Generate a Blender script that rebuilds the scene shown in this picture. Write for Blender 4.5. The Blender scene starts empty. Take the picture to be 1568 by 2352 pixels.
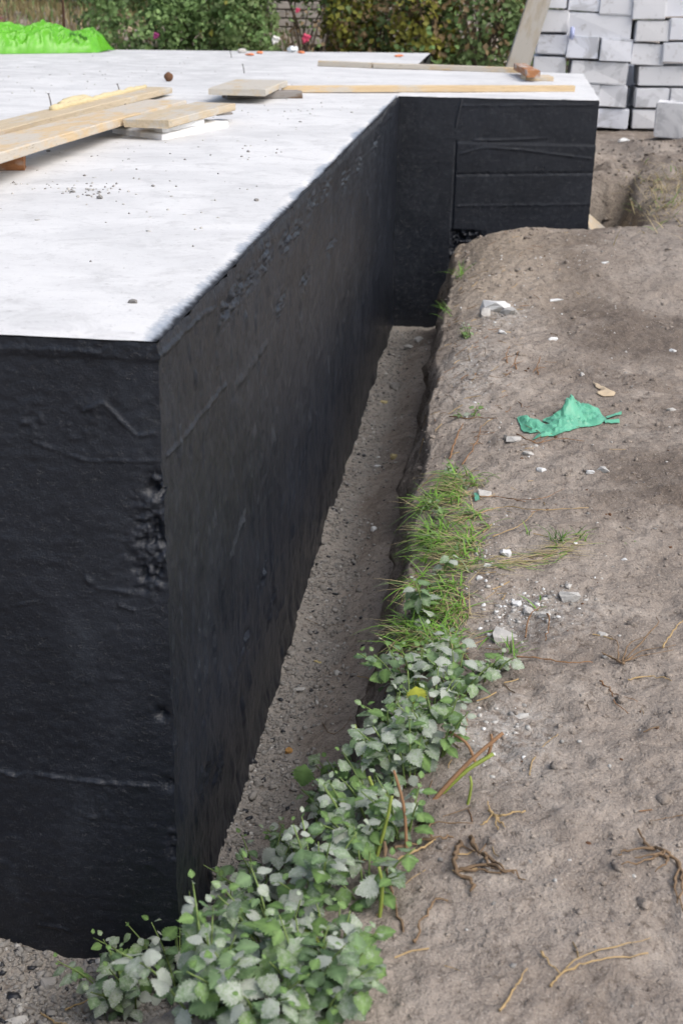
import bpy, bmesh, math, random
import numpy as np
from mathutils import Vector, Matrix
from mathutils.geometry import delaunay_2d_cdt

random.seed(11); rng = np.random.default_rng(11)
SC = bpy.context.scene
COL = SC.collection

# ------------------------------------------------------------------ camera
CAM = np.array([0.6017, -2.2847, 0.6187])
PITCH, YAW, ROLL, FPX = 0.38946, -0.10773, 0.01835, 2926.5      # FPX: focal length for a frame 1568 wide, 2352 high
_f = np.array([math.sin(YAW)*math.cos(PITCH), math.cos(YAW)*math.cos(PITCH), -math.sin(PITCH)])
_r0 = np.array([math.cos(YAW), -math.sin(YAW), 0.0]); _u0 = np.cross(_r0, _f)
_r = math.cos(ROLL)*_r0 + math.sin(ROLL)*_u0; _u = -math.sin(ROLL)*_r0 + math.cos(ROLL)*_u0
cd = bpy.data.cameras.new('camera'); cam = bpy.data.objects.new('camera', cd); COL.objects.link(cam)
cam.matrix_world = Matrix(((_r[0], _u[0], -_f[0], CAM[0]), (_r[1], _u[1], -_f[1], CAM[1]), (_r[2], _u[2], -_f[2], CAM[2]), (0, 0, 0, 1)))
cd.sensor_fit = 'VERTICAL'; cd.sensor_height = 36; cd.lens = FPX/2352*36
cd.clip_start = 0.05; cd.clip_end = 500
cd.dof.use_dof = True; cd.dof.focus_distance = 3.7; cd.dof.aperture_fstop = 5.6
SC.camera = cam

# ------------------------------------------------------------------ light: bright overcast
SUN_AZ, SUN_EL = math.radians(118), math.radians(50)             # azimuth from +Y towards +X
w = bpy.data.worlds.new('World'); SC.world = w; w.use_nodes = True
wn = w.node_tree; wn.nodes.clear()
sky = wn.nodes.new('ShaderNodeTexSky'); sky.sky_type = 'NISHITA'; sky.sun_disc = False
sky.sun_elevation = SUN_EL; sky.sun_rotation = SUN_AZ; sky.dust_density = 4.0; sky.air_density = 1.0; sky.ozone_density = 1.0
hs = wn.nodes.new('ShaderNodeHueSaturation'); hs.inputs['Saturation'].default_value = 0.72
bg = wn.nodes.new('ShaderNodeBackground'); bg.inputs['Strength'].default_value = 0.13
wo = wn.nodes.new('ShaderNodeOutputWorld')
wn.links.new(sky.outputs[0], hs.inputs['Color']); wn.links.new(hs.outputs[0], bg.inputs[0]); wn.links.new(bg.outputs[0], wo.inputs[0])
sd = bpy.data.lights.new('sun', 'SUN'); sd.energy = 1.0; sd.angle = math.radians(60); sd.color = (1, 0.955, 0.89)
sun = bpy.data.objects.new('sun', sd); COL.objects.link(sun)
sun.rotation_euler = Vector((-math.sin(SUN_AZ)*math.cos(SUN_EL), -math.cos(SUN_AZ)*math.cos(SUN_EL), -math.sin(SUN_EL))).to_track_quat('-Z', 'Y').to_euler()
SC.view_settings.view_transform = 'Standard'; SC.view_settings.look = 'None'; SC.view_settings.gamma = 1
SC.view_settings.use_curve_mapping = False; SC.view_settings.exposure = 0.72
SC.render.engine = 'CYCLES'; SC.cycles.use_denoising = True; SC.cycles.max_bounces = 4; SC.cycles.use_adaptive_sampling = True; SC.cycles.adaptive_threshold = 0.025

# ------------------------------------------------------------------ helpers: noise
def _hash(ix, iy, seed):
    n = (ix.astype(np.int64)*374761393 + iy.astype(np.int64)*668265263 + seed*974711) & 0x7fffffff
    n = ((n ^ (n >> 13))*1274126177) & 0x7fffffff
    return ((n ^ (n >> 16)) & 0xffff)/65535.0
def vn(x, y, seed=0):
    x = np.asarray(x, float); y = np.asarray(y, float)
    ix = np.floor(x); iy = np.floor(y); fx = x-ix; fy = y-iy
    fx = fx*fx*fx*(fx*(fx*6-15)+10); fy = fy*fy*fy*(fy*(fy*6-15)+10)
    a = _hash(ix, iy, seed); b = _hash(ix+1, iy, seed); c = _hash(ix, iy+1, seed); d = _hash(ix+1, iy+1, seed)
    return (a*(1-fx)+b*fx)*(1-fy) + (c*(1-fx)+d*fx)*fy - 0.5
def fbm(x, y, o=4, seed=0, g=0.5):
    s = 0; a = 1.0
    for k in range(o):
        s = s + a*vn(x*2**k, y*2**k, seed+k*17); a *= g
    return s
def sst(t):
    t = np.clip(t, 0, 1); return t*t*(3-2*t)

# ------------------------------------------------------------------ helpers: places on the site
def ray(u, v): return _f + _r*(u-784)/FPX + _u*(1176-v)/FPX
def on_z(u, v, z=0.0):
    d = ray(u, v); return CAM + d*((z-CAM[2])/d[2])
def on_y(u, v, y):
    d = ray(u, v); return CAM + d*((y-CAM[1])/d[1])
def on_x(u, v, x):
    d = ray(u, v); return CAM + d*((x-CAM[0])/d[0])

# ------------------------------------------------------------------ helpers: meshes
def mesh_np(name, V, F, mat=None, smooth=True, mi=None):
    me = bpy.data.meshes.new(name)
    V = np.asarray(V, np.float32)
    if isinstance(F, np.ndarray):
        n, k = F.shape
        me.vertices.add(len(V)); me.vertices.foreach_set('co', V.ravel())
        me.loops.add(n*k); me.loops.foreach_set('vertex_index', F.astype(np.int32).ravel())
        me.polygons.add(n); me.polygons.foreach_set('loop_start', np.arange(0, n*k, k, dtype=np.int32))
        me.update(calc_edges=True)
    else:
        me.from_pydata(V.tolist(), [], F); me.update()
    if smooth: me.polygons.foreach_set('use_smooth', np.ones(len(me.polygons), bool))
    mats = mat if isinstance(mat, (list, tuple)) else ([mat] if mat else [])
    for m in mats: me.materials.append(m)
    if mi is not None: me.polygons.foreach_set('material_index', np.asarray(mi, np.int32))
    me.validate(clean_customdata=False)
    return me
def tag(o, label=None, cat=None, group=None, kind=None):
    if label: o['label'] = label
    if cat: o['category'] = cat
    if group: o['group'] = group
    if kind: o['kind'] = kind
    return o
def empty(name, loc, label, cat, group=None):
    o = bpy.data.objects.new(name, None); COL.objects.link(o); o.location = loc; o.empty_display_size = 0.05
    return tag(o, label, cat, group)
def link(name, me, parent=None, loc=None, rot=None):
    o = bpy.data.objects.new(name, me); COL.objects.link(o)
    if parent is not None: o.parent = parent
    if loc is not None: o.location = loc
    if rot is not None: o.rotation_euler = rot
    return o
def obj(name, V, F, mat, parent=None, origin=None, smooth=True, mi=None):
    """vertices in world space; the object's origin is its parent's place or ORIGIN"""
    o0 = np.zeros(3)
    if parent is not None:
        p = parent
        while p is not None: o0 = o0 + np.array(p.location); p = p.parent
    elif origin is not None: o0 = np.array(origin, float)
    me = mesh_np(name, np.asarray(V, float)-o0, F, mat, smooth, mi)
    o = link(name, me, parent)
    if parent is None and origin is not None: o.location = o0
    return o
def setattr_f(me, name, arr):
    a = me.attributes.new(name, 'FLOAT', 'POINT'); a.data.foreach_set('value', np.asarray(arr, np.float32).ravel())
def grid_faces(nu, nv, flip=False):
    i = np.arange(nu*nv).reshape(nu, nv)
    q = np.stack([i[:-1, :-1], i[1:, :-1], i[1:, 1:], i[:-1, 1:]], -1).reshape(-1, 4)
    return q[:, ::-1].copy() if flip else q
def tube(pts, rad, n=6, cap=True, seed=None, rough=0.0):
    P = np.asarray(pts, float); m = len(P); R = np.broadcast_to(np.asarray(rad, float), (m,))
    T = np.gradient(P, axis=0); T /= np.linalg.norm(T, axis=1)[:, None]+1e-9
    a = np.array([0, 0, 1.]) if abs(T[0][2]) < 0.9 else np.array([1., 0, 0])
    V = []; 
    for i in range(m):
        a = a - T[i]*(a@T[i]); a /= np.linalg.norm(a)+1e-9; b = np.cross(T[i], a)
        for k in range(n):
            t = 2*math.pi*k/n; r = R[i]*(1+rough*random.uniform(-1, 1))
            V.append(P[i] + (a*math.cos(t)+b*math.sin(t))*r)
    F = []
    for i in range(m-1):
        for k in range(n): F.append((i*n+k, i*n+(k+1) % n, (i+1)*n+(k+1) % n, (i+1)*n+k))
    if cap: F.append(tuple(range(n-1, -1, -1))); F.append(tuple(range((m-1)*n, m*n)))
    return V, F
def join(parts):
    V = []; F = []
    for v, f in parts:
        o = len(V); V += [tuple(x) for x in v]; F += [tuple(i+o for i in q) for q in f]
    return V, F
def spline(pts, n):
    """Catmull-Rom through PTS"""
    P = np.asarray(pts, float)
    P = np.vstack([2*P[0]-P[1], P, 2*P[-1]-P[-2]]); out = []
    m = len(P)-3
    for s in np.linspace(0, m-1e-6, n):
        i = int(s); t = s-i; a, b, c, d = P[i:i+4]
        out.append(0.5*((2*b)+(-a+c)*t+(2*a-5*b+4*c-d)*t*t+(-a+3*b-3*c+d)*t**3))
    return np.array(out)

# ------------------------------------------------------------------ helpers: materials
class NT:
    def __init__(s, name):
        s.m = bpy.data.materials.new(name); s.m.use_nodes = True; s.t = s.m.node_tree
        s.b = s.t.nodes['Principled BSDF']
    def n(s, typ, props=None, **inp):
        o = s.t.nodes.new(typ)
        for k, v in (props or {}).items(): setattr(o, k, v)
        for k, v in inp.items():
            k2 = k.replace('_', ' ')
            sock = o.inputs[int(k[1:])] if k[0] == 'i' and k[1:].isdigit() else o.inputs[k2]
            s.put(sock, v)
        return o
    def put(s, sock, v):
        if hasattr(v, 'links') and hasattr(v, 'is_output'): s.t.links.new(v, sock)
        elif isinstance(v, bpy.types.Node): s.t.links.new(v.outputs[0], sock)
        else:
            if isinstance(v, (tuple, list)) and len(v) == 3 and sock.type == 'RGBA': v = (*v, 1)
            sock.default_value = v
    def coords(s, scale=(1, 1, 1), which='Object', loc=(0, 0, 0)):
        c = s.n('ShaderNodeTexCoord')
        mp = s.n('ShaderNodeMapping'); s.t.links.new(c.outputs[which], mp.inputs[0]); mp.inputs['Scale'].default_value = scale; mp.inputs['Location'].default_value = loc
        return mp.outputs[0]
    def noise(s, scale, co=None, detail=4, rough=0.55, dist=0.0):
        k = dict(Scale=scale, Detail=detail, Roughness=rough, Distortion=dist)
        if co is not None: k['Vector'] = co
        return s.n('ShaderNodeTexNoise', **k).outputs[0]
    def ramp(s, fac, stops):
        r = s.n('ShaderNodeValToRGB'); s.put(r.inputs[0], fac)
        e = r.color_ramp.elements
        while len(e) < len(stops): e.new(0.5)
        for q, (p, c) in zip(e, stops):
            q.position = p; q.color = (c, c, c, 1) if isinstance(c, (int, float)) else (*c, 1)
        return r.outputs[0]
    def mix(s, fac, a, b, mode='MIX'):
        m = s.n('ShaderNodeMix', dict(data_type='RGBA', blend_type=mode))
        s.put(m.inputs[0], fac); s.put(m.inputs[6], a); s.put(m.inputs[7], b); return m.outputs[2]
    def math(s, op, a, b=0.0, c=0.0, clamp=False):
        m = s.n('ShaderNodeMath', dict(operation=op, use_clamp=clamp)); s.put(m.inputs[0], a); s.put(m.inputs[1], b); s.put(m.inputs[2], c); return m.outputs[0]
    def attr(s, name): return s.n('ShaderNodeAttribute', dict(attribute_name=name)).outputs['Fac']
    def rnd(s): return s.n('ShaderNodeObjectInfo').outputs['Random']
    def bump(s, h, strength=0.5, dist=0.01, prev=None):
        b = s.n('ShaderNodeBump', Strength=strength, Distance=dist, Height=h)
        if prev is not None: s.t.links.new(prev, b.inputs['Normal'])
        return b.outputs[0]
    def out(s, col=None, rough=None, spec=None, normal=None, **kw):
        if col is not None: s.put(s.b.inputs['Base Color'], col)
        if rough is not None: s.put(s.b.inputs['Roughness'], rough)
        if spec is not None: s.put(s.b.inputs['Specular IOR Level'], spec)
        if normal is not None: s.put(s.b.inputs['Normal'], normal)
        for k, v in kw.items(): s.put(s.b.inputs[k.replace('_', ' ')], v)
        return s.m

def m_plain(name, col, rough=0.8, var=0.25, scale=20, spec=0.3, bump=0.3, bd=0.004):
    t = NT(name); co = t.coords()
    n = t.noise(scale, co, 5); r = t.rnd()
    k = t.math('ADD', t.math('MULTIPLY', n, var*1.6), t.math('MULTIPLY', r, var*0.5))
    c = t.mix(k, tuple(min(1, x*(1+var*0.5)) for x in col), tuple(x*(1-var*1.5) for x in col))
    return t.out(c, rough, spec, t.bump(t.noise(scale*3, co, 6), bump, bd))

def m_soil():
    t = NT('dry soil'); co = t.coords()
    big = t.ramp(t.noise(1.05, co, 4, 0.62, 0.3), [(0.40, 0), (0.60, 1)])
    mid = t.noise(5.5, co, 4, 0.7, 0.4); fine = t.noise(42, co, 4, 0.7); grain = t.noise(190, co, 2, 0.75)
    c = t.mix(big, (0.305, 0.266, 0.230), (0.205, 0.172, 0.145))
    c = t.mix(t.ramp(mid, [(0.50, 0), (0.70, 0.8)]), c, (0.375, 0.333, 0.290))
    c = t.mix(t.math('MULTIPLY', t.attr('damp_dark'), 0.7), c, (0.105, 0.083, 0.068))
    c = t.mix(t.math('MULTIPLY', t.attr('sandy'), 0.6), c, (0.36, 0.295, 0.22))
    c = t.mix(t.math('MULTIPLY', t.attr('gravel'), 0.8), c, (0.285, 0.268, 0.245))
    c = t.mix(t.math('MULTIPLY', t.attr('dust'), t.ramp(fine, [(0.42, 0), (0.62, 0.75)])), c, (0.42, 0.41, 0.39))
    c = t.mix(t.ramp(fine, [(0.34, 0.7), (0.46, 0)]), c, (0.115, 0.093, 0.077))
    c = t.mix(t.ramp(fine, [(0.62, 0), (0.74, 0.4)]), c, (0.44, 0.40, 0.355))
    c = t.mix(t.ramp(grain, [(0.60, 0), (0.70, 0.55)]), c, (0.50, 0.46, 0.41))
    c = t.mix(t.ramp(grain, [(0.32, 0.65), (0.42, 0)]), c, (0.10, 0.08, 0.066))
    b = t.bump(t.math('ADD', t.noise(17, co, 5, 0.7), t.math('MULTIPLY', fine, 0.7)), 0.66, 0.026)
    return t.out(c, 0.96, 0.12, b)
def m_bitumen():
    t = NT('black bitumen coating')
    co = t.coords(); fl = t.coords((1, 1, 1.6)); dg = t.n('ShaderNodeMapping', Vector=t.coords(), Rotation=(0.75, 0.0, 0.0), Scale=(3, 12, 1.6)).outputs[0]
    diag = t.noise(3.0, dg, 5, 0.7, 0.5); cloud = t.noise(1.9, co, 4, 0.65, 1.4)
    c = t.mix(t.ramp(cloud, [(0.4, 0), (0.65, 1)]), (0.0088, 0.0112, 0.0172), (0.0150, 0.0180, 0.0258))
    c = t.mix(t.ramp(diag, [(0.57, 0), (0.72, 0.5)]), c, (0.030, 0.036, 0.047))
    ro = t.math('ADD', t.math('MULTIPLY', diag, 0.30), t.math('MULTIPLY', cloud, 0.20)); ro = t.math('ADD', ro, 0.10)
    grain = t.noise(210, fl, 2, 0.7); spots = t.ramp(t.noise(85, fl, 3, 0.8), [(0.60, 0), (0.66, 1)]); pits = t.ramp(t.noise(34, fl, 4, 0.8), [(0.62, 0), (0.66, 1)])
    h = t.math('ADD', t.math('MULTIPLY', diag, 0.25), t.math('ADD', t.math('MULTIPLY', grain, 0.38), t.math('MULTIPLY', spots, 0.22)))
    h = t.math('SUBTRACT', h, t.math('MULTIPLY', pits, 0.35))
    return t.out(c, ro, 0.42, t.bump(h, 0.60, 0.008))
def m_slab():
    t = NT('pale concrete'); co = t.coords(); st = t.coords((1.0, 1.7, 1.0))
    c = t.mix(t.ramp(t.noise(1.1, st, 6, 0.7, 0.5), [(0.42, 0), (0.62, 1)]), (0.645, 0.648, 0.652), (0.54, 0.545, 0.552))
    c = t.mix(t.ramp(t.noise(6.5, co, 6, 0.75, 0.6), [(0.51, 0), (0.67, 0.6)]), c, (0.43, 0.433, 0.438))
    c = t.mix(t.ramp(t.noise(38, co, 4, 0.75), [(0.58, 0), (0.70, 0.6)]), c, (0.36, 0.36, 0.36))
    c = t.mix(t.math('MULTIPLY', t.attr('old'), t.ramp(t.noise(5, co, 6, 0.7), [(0.4, 0), (0.6, 0.6)])), c, (0.42, 0.425, 0.43))
    # bitumen brushed over the arris, thinning inwards
    e = t.attr('edge')
    k = t.math('ADD', e, t.math('MULTIPLY', t.math('SUBTRACT', t.noise(30, co, 4, 0.75), 0.5), 0.022))
    k2 = t.math('ADD', e, t.math('MULTIPLY', t.math('SUBTRACT', t.noise(2.2, co, 3, 0.6), 0.5), 0.11))
    k3 = t.math('ADD', k2, t.math('MULTIPLY', t.math('SUBTRACT', t.noise(60, co, 4, 0.75), 0.5), 0.045))
    sm = t.ramp(t.math('ADD', k3, 0.5), [(0.494, 0.9), (0.507, 0.65), (0.520, 0)])
    c = t.mix(sm, c, (0.25, 0.29, 0.35))
    c = t.mix(t.ramp(t.math('ADD', k, 0.5), [(0.494, 1), (0.506, 0)]), c, (0.015, 0.017, 0.022))
    b = t.bump(t.noise(30, co, 5, 0.75), 0.35, 0.006)
    return t.out(c, 0.9, 0.2, b)
def m_wood(name, a, b2, gray=0.35, graycol=(0.47, 0.45, 0.42)):
    t = NT(name); co = t.coords((1.5, 26, 26)); co0 = t.coords((1, 1, 1))
    g = t.noise(4, co, 5, 0.6, 0.6)
    c = t.mix(t.ramp(g, [(0.3, 0), (0.7, 1)]), a, b2)
    r = t.rnd()
    n = t.noise(7, t.coords((0.55, 1.6, 1.6)), 5, 0.65)
    k = t.math('ADD', n, t.math('MULTIPLY', t.math('SUBTRACT', r, 0.5), 0.16))
    c = t.mix(t.ramp(k, [(0.62-gray*0.5, 0), (0.74-gray*0.5, 0.85)]), c, graycol)
    c = t.mix(t.ramp(t.noise(30, t.coords((0.5, 3, 3)), 4, 0.7), [(0.60, 0), (0.72, 0.6)]), c, tuple(x*0.42 for x in a))
    return t.out(c, 0.8, 0.25, t.bump(g, 0.3, 0.004))
def m_leaf(name, deep, light, dust):
    t = NT(name); co = t.coords(); r = t.rnd()
    n = t.noise(14, t.coords((0.06, 0.06, 0.06), loc=(2, 1, 3)), 3)
    k = t.math('ADD', t.math('MULTIPLY', r, 0.75), t.math('MULTIPLY', n, 0.3))
    c = t.mix(k, deep, light)
    vein = t.attr('vein')
    c = t.mix(t.ramp(t.noise(5.0, co, 4, 0.75), [(0.35, 0.0), (0.65, 0.7)]), c, tuple(0.35*a_+0.45*b_+0.02 for a_, b_ in zip(deep, light)))
    c = t.mix(t.math('MULTIPLY', vein, 0.35), c, tuple(min(1, x*1.9) for x in light))
    if dust > 0:
        r2 = t.math('FRACT', t.math('MULTIPLY', r, 37.7))
        amt = t.math('SUBTRACT', t.math('ADD', t.noise(3.0, co, 4, 0.75), t.math('MULTIPLY', r2, 0.55)), 0.93-dust*0.25)
        amt = t.math('MULTIPLY', amt, 3.2, clamp=True)
        back = t.n('ShaderNodeNewGeometry').outputs['Backfacing']
        amt = t.math('MULTIPLY', amt, t.math('SUBTRACT', 1.0, back))
        c = t.mix(t.math('MULTIPLY', amt, t.ramp(t.noise(24, co, 3, 0.8), [(0.3, 0.45), (0.65, 0.95)])), c, (0.50, 0.52, 0.49))
    nrm = t.bump(vein, -0.5, 0.03)
    m = t.out(c, 0.62, 0.3, nrm)
    tr = t.n('ShaderNodeBsdfTranslucent', Color=t.mix(0.5, c, tuple(min(1, x*1.6) for x in light)))
    mx = t.n('ShaderNodeMixShader', Fac=0.22); t.t.links.new(t.b.outputs[0], mx.inputs[1]); t.t.links.new(tr.outputs[0], mx.inputs[2])
    t.t.links.new(mx.outputs[0], t.t.nodes['Material Output'].inputs[0])
    return m
def m_block():
    t = NT('aerated concrete block'); co = t.coords(); r = t.rnd()
    off = t.n('ShaderNodeVectorMath', dict(operation='ADD')); t.put(off.inputs[0], t.coords()); t.put(off.inputs[1], t.n('ShaderNodeCombineXYZ', X=t.math('MULTIPLY', r, 31.0), Y=t.math('MULTIPLY', r, 17.0), Z=r).outputs[0])
    v = off.outputs[0]
    c = t.mix(r, (0.70, 0.725, 0.79), (0.66, 0.665, 0.68))
    c = t.mix(t.ramp(t.noise(3.2, v, 4, 0.6, 0.8), [(0.53, 0), (0.60, 0.65)]), c, (0.42, 0.43, 0.45))
    c = t.mix(t.ramp(t.noise(11, v, 5, 0.7), [(0.58, 0), (0.70, 0.55)]), c, (0.30, 0.285, 0.27))
    return t.out(c, 0.92, 0.15, t.bump(t.noise(45, v, 5, 0.7), 0.3, 0.005))

M = dict(
    soil=m_soil(), bitumen=m_bitumen(), slab=m_slab(), block=m_block(),
    raw=m_plain('rough concrete', (0.36, 0.35, 0.33), 0.95, 0.3, 9),
    pine=m_wood('pine board', (0.60, 0.475, 0.31), (0.50, 0.37, 0.22), 0.30, (0.50, 0.47, 0.42)),
    grayboard=m_wood('weathered board', (0.54, 0.455, 0.33), (0.43, 0.35, 0.24), 0.30, (0.47, 0.45, 0.41)),
    shadeboard=m_wood('shade-darkened grey sheet', (0.30, 0.27, 0.22), (0.22, 0.20, 0.17), 0.5, (0.30, 0.29, 0.27)),  # grey board, its colour darkened to paint in the shade on its face
    darkboard=m_wood('dark board', (0.17, 0.115, 0.075), (0.10, 0.07, 0.05), 0.30, (0.25, 0.24, 0.23)),
    orangewood=m_wood('damp orange wood', (0.42, 0.20, 0.09), (0.30, 0.13, 0.06), 0.15),
    foam=m_plain('polystyrene', (0.86, 0.87, 0.88), 0.7, 0.06, 60, 0.3, 0.35, 0.003),
    pufoam=m_plain('dried foam', (0.60, 0.51, 0.31), 0.7, 0.3, 30),
    nail=m_plain('dull steel', (0.16, 0.15, 0.14), 0.5, 0.3, 60),
    clod=m_plain('brown clod', (0.16, 0.085, 0.05), 0.95, 0.4, 40, 0.2, 0.8, 0.01),
    stone=m_plain('gray stone', (0.30, 0.29, 0.275), 0.92, 0.45, 30, 0.2, 0.5, 0.004),
    gravel=m_plain('gravel', (0.34, 0.322, 0.298), 0.95, 0.55, 9, 0.2, 0.5, 0.004),
    crumb=m_plain('soil crumb', (0.27, 0.228, 0.193), 0.97, 0.5, 5, 0.1, 0.5, 0.004),
    pale=m_plain('pale mortar', (0.44, 0.43, 0.41), 0.93, 0.25, 35, 0.2, 0.6, 0.005),
    white=m_plain('white plaster', (0.62, 0.63, 0.63), 0.9, 0.25, 40, 0.2, 0.5, 0.004),
    blackbit=m_plain('bitumen crumb', (0.02, 0.022, 0.028), 0.4, 0.3, 30, 0.5),
    straw=m_plain('dry straw', (0.42, 0.30, 0.15), 0.75, 0.35, 40),
    rootw=m_plain('dry root', (0.27, 0.185, 0.115), 0.9, 0.5, 45, 0.2, 0.6, 0.003),
    redstalk=m_plain('reddish dry stalk', (0.28, 0.16, 0.085), 0.8, 0.4, 40),
    greenstalk=m_plain('green stalk', (0.24, 0.30, 0.06), 0.6, 0.35, 30),
    leaf=m_leaf('dusty weed leaf', (0.066, 0.130, 0.055), (0.165, 0.255, 0.12), 1.15),
    leafclean=m_leaf('clean weed leaf', (0.070, 0.145, 0.038), (0.165, 0.27, 0.085), 0.7),
    leafyellow=m_leaf('yellowing leaf', (0.30, 0.36, 0.03), (0.34, 0.36, 0.04), 0.0),
    grass=m_leaf('grass blade', (0.12, 0.28, 0.03), (0.23, 0.43, 0.07), 0.0),
    grassdry=m_leaf('dry grass blade', (0.40, 0.33, 0.17), (0.54, 0.46, 0.27), 0.0),
    deadleaf=m_plain('dry fallen leaf', (0.50, 0.40, 0.28), 0.8, 0.25, 30),
    bush=m_leaf('hedge leaf', (0.10, 0.20, 0.06), (0.27, 0.40, 0.15), 0.0),
    bushdark=m_leaf('dark thicket leaf', (0.06, 0.115, 0.04), (0.17, 0.235, 0.085), 0.0),
    bushyellow=m_leaf('yellow shrub leaf', (0.22, 0.24, 0.035), (0.34, 0.31, 0.06), 0.0),
    bushbrown=m_leaf('brown shrub leaf', (0.20, 0.14, 0.075), (0.32, 0.23, 0.12), 0.0),
    weedbrown=m_leaf('withered grass', (0.17, 0.14, 0.06), (0.28, 0.22, 0.10), 0.0),
    bark=m_plain('twig bark', (0.13, 0.10, 0.075), 0.9, 0.4, 30),
    petalpink=m_plain('pink petal', (0.62, 0.08, 0.16), 0.6, 0.2, 30),
    petalwhite=m_plain('white petal', (0.78, 0.78, 0.74), 0.6, 0.1, 30),
    petalpurple=m_plain('purple petal', (0.30, 0.05, 0.17), 0.6, 0.2, 30),
    brick=m_plain('wall stone', (0.42, 0.38, 0.34), 0.92, 0.35, 25),
    mortar=m_plain('wall mortar', (0.17, 0.155, 0.14), 0.95, 0.3, 25),
    teal=m_plain('dark green planks', (0.035, 0.06, 0.062), 0.7, 0.35, 12),
    ochre=m_plain('ochre post', (0.22, 0.12, 0.035), 0.8, 0.3, 15),
    rust=m_plain('rusty steel', (0.085, 0.04, 0.028), 0.85, 0.4, 30),
    graypost=m_plain('gray concrete post', (0.33, 0.33, 0.34), 0.9, 0.2, 15),
    lime=m_plain('lime green plastic', (0.105, 0.385, 0.012), 0.33, 0.35, 9, 0.5, 0.12, 0.01),
    limeprint=m_plain('dark print on lime plastic', (0.05, 0.17, 0.02), 0.45, 0.2, 20, 0.4),
    mint=m_plain('mint green film', (0.12, 0.41, 0.27), 0.36, 0.35, 18, 0.45, 0.2, 0.004),
    clearbag=m_plain('crumpled clear plastic', (0.72, 0.77, 0.80), 0.25, 0.15, 40, 0.6),
    orangebit=m_plain('orange plastic', (0.72, 0.24, 0.11), 0.6, 0.2, 30),
    bluefilm=m_plain('bluish film', (0.45, 0.50, 0.75), 0.4, 0.2, 30),
    crust=m_plain('bread crust', (0.42, 0.235, 0.08), 0.8, 0.35, 40),
    mortarmix=m_plain('yellow crumb', (0.50, 0.42, 0.22), 0.85, 0.3, 50),
)

# ================================================================== THE SITE
FOOT = np.array([(-9.0, 0.0), (0.0, 0.0), (0.0, 6.19), (1.262, 6.27), (1.325, 9.05), (-0.03, 9.25), (-0.1, 12.21), (-9.0, 9.94)])
def d_foot(x, y):
    """distance outside the foundation's outline (0 inside)"""
    x = np.asarray(x, float); y = np.asarray(y, float)
    best = np.full(np.broadcast(x, y).shape, 1e9); ins = np.zeros(best.shape, bool)
    n = len(FOOT)
    for i in range(n):
        a = FOOT[i]; b = FOOT[(i+1) % n]; e = b-a
        t = np.clip(((x-a[0])*e[0]+(y-a[1])*e[1])/(e@e), 0, 1)
        best = np.minimum(best, np.hypot(x-a[0]-t*e[0], y-a[1]-t*e[1]))
        c = ((a[1] > y) != (b[1] > y)) & (x < (b[0]-a[0])*(y-a[1])/(b[1]-a[1]+1e-12)+a[0]); ins ^= c
    return np.where(ins, 0.0, best)
ZF = -1.5
def ground_parts(x, y):
    x = np.asarray(x, float); y = np.asarray(y, float)
    d = d_foot(x, y) + 0.035*fbm(x*2.3, y*2.3, 3, 5) + 0.012*fbm(x*14, y*14, 3, 8)
    ang = np.degrees(np.arctan2(-y, x))                        # 0 along the side wall, 90 straight out in front of the corner
    fr = sst((ang-40)/62)*(y < 0)
    w0 = 0.31 - 0.12*fr; w1 = 0.445 + 0.40*fr
    porch = sst((y-5.0)/0.7)*sst((x-0.35)/0.25)                # the mound in front of the bay: a gentler back slope
    w0 = w0*(1-porch)+0.06*porch; w1 = w1*(1-porch)+0.50*porch
    bank = (-0.945 + 0.030*np.clip(y, -1, 6) + 0.10*np.exp(-((y-5.35)/0.75)**2)*sst((x-0.35)/0.5) + 0.02*sst((x-0.4)/1.5))
    back = -0.56 + 0.10*fbm(x*0.7, y*0.7, 2, 3)
    bank = bank*(1-sst((y-6.2)/3.0)) + back*sst((y-6.2)/3.0)
    rise = sst((y-12.6)/5.5)*sst((-1.2-x)/1.5)
    bank = bank + rise*0.85
    side = sst((x-1.22)/0.1)*sst((y-5.9)/0.3)                  # the pit beside the bay, closed at its far end
    w1 = w1*(1-side) + (0.46+0.06*vn(y*3, x*0, 4))*side; w0 = w0*(1-side)+0.22*side
    fill = sst((y-7.55)/0.55)*sst((x+0.05)/0.1)
    zf = ZF + 0.02*fbm(x*3, y*3, 3, 21) + 0.075*sst((d-0.10)/0.2) + (0.02+0.07*np.maximum(fbm(y*1.9, x*1.9+y*0.3, 3, 23), -0.1))*np.exp(-(d/0.085)**2)
    zf = zf + 0.22*side
    shoulder = 0.085*np.exp(-np.clip(d-w1, 0, 9)/0.13)
    top = bank - shoulder*(1-fr*0.5)
    s = np.clip((d-w0)/(w1-w0), 0, 1); s = s*s*s*(s*(s*6-15)+10)
    s = np.maximum(s, fill)
    z = zf + (top-zf)*s
    onb = s
    z = z + onb*(0.045*fbm(x*1.7, y*1.7, 3, 31) + 0.013*fbm(x*7, y*7, 3, 41)) + 0.012*fbm(x*26, y*26, 3, 51) - onb*0.016*np.clip(vn(x*17, y*21, 57)-0.17, 0, 1)*3*(0.4+vn(x*2, y*2, 58))
    z = z + onb*sst((y-6.3)/0.8)*sst((x-1.3)/0.2)*sst((10-y)/1.0)*(0.11*fbm(x*3.2, y*2.4, 4, 55))
    slope = np.clip(1-np.abs(s-0.5)*2, 0, 1)
    z = z + slope*0.06*fbm(x*12, y*9, 3, 61)
    return z, d, s, slope
def gz(x, y): return ground_parts(x, y)[0]
_T = np.concatenate([np.arange(1.6, 4.5, 0.006), np.arange(4.5, 16, 0.02)])
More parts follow.
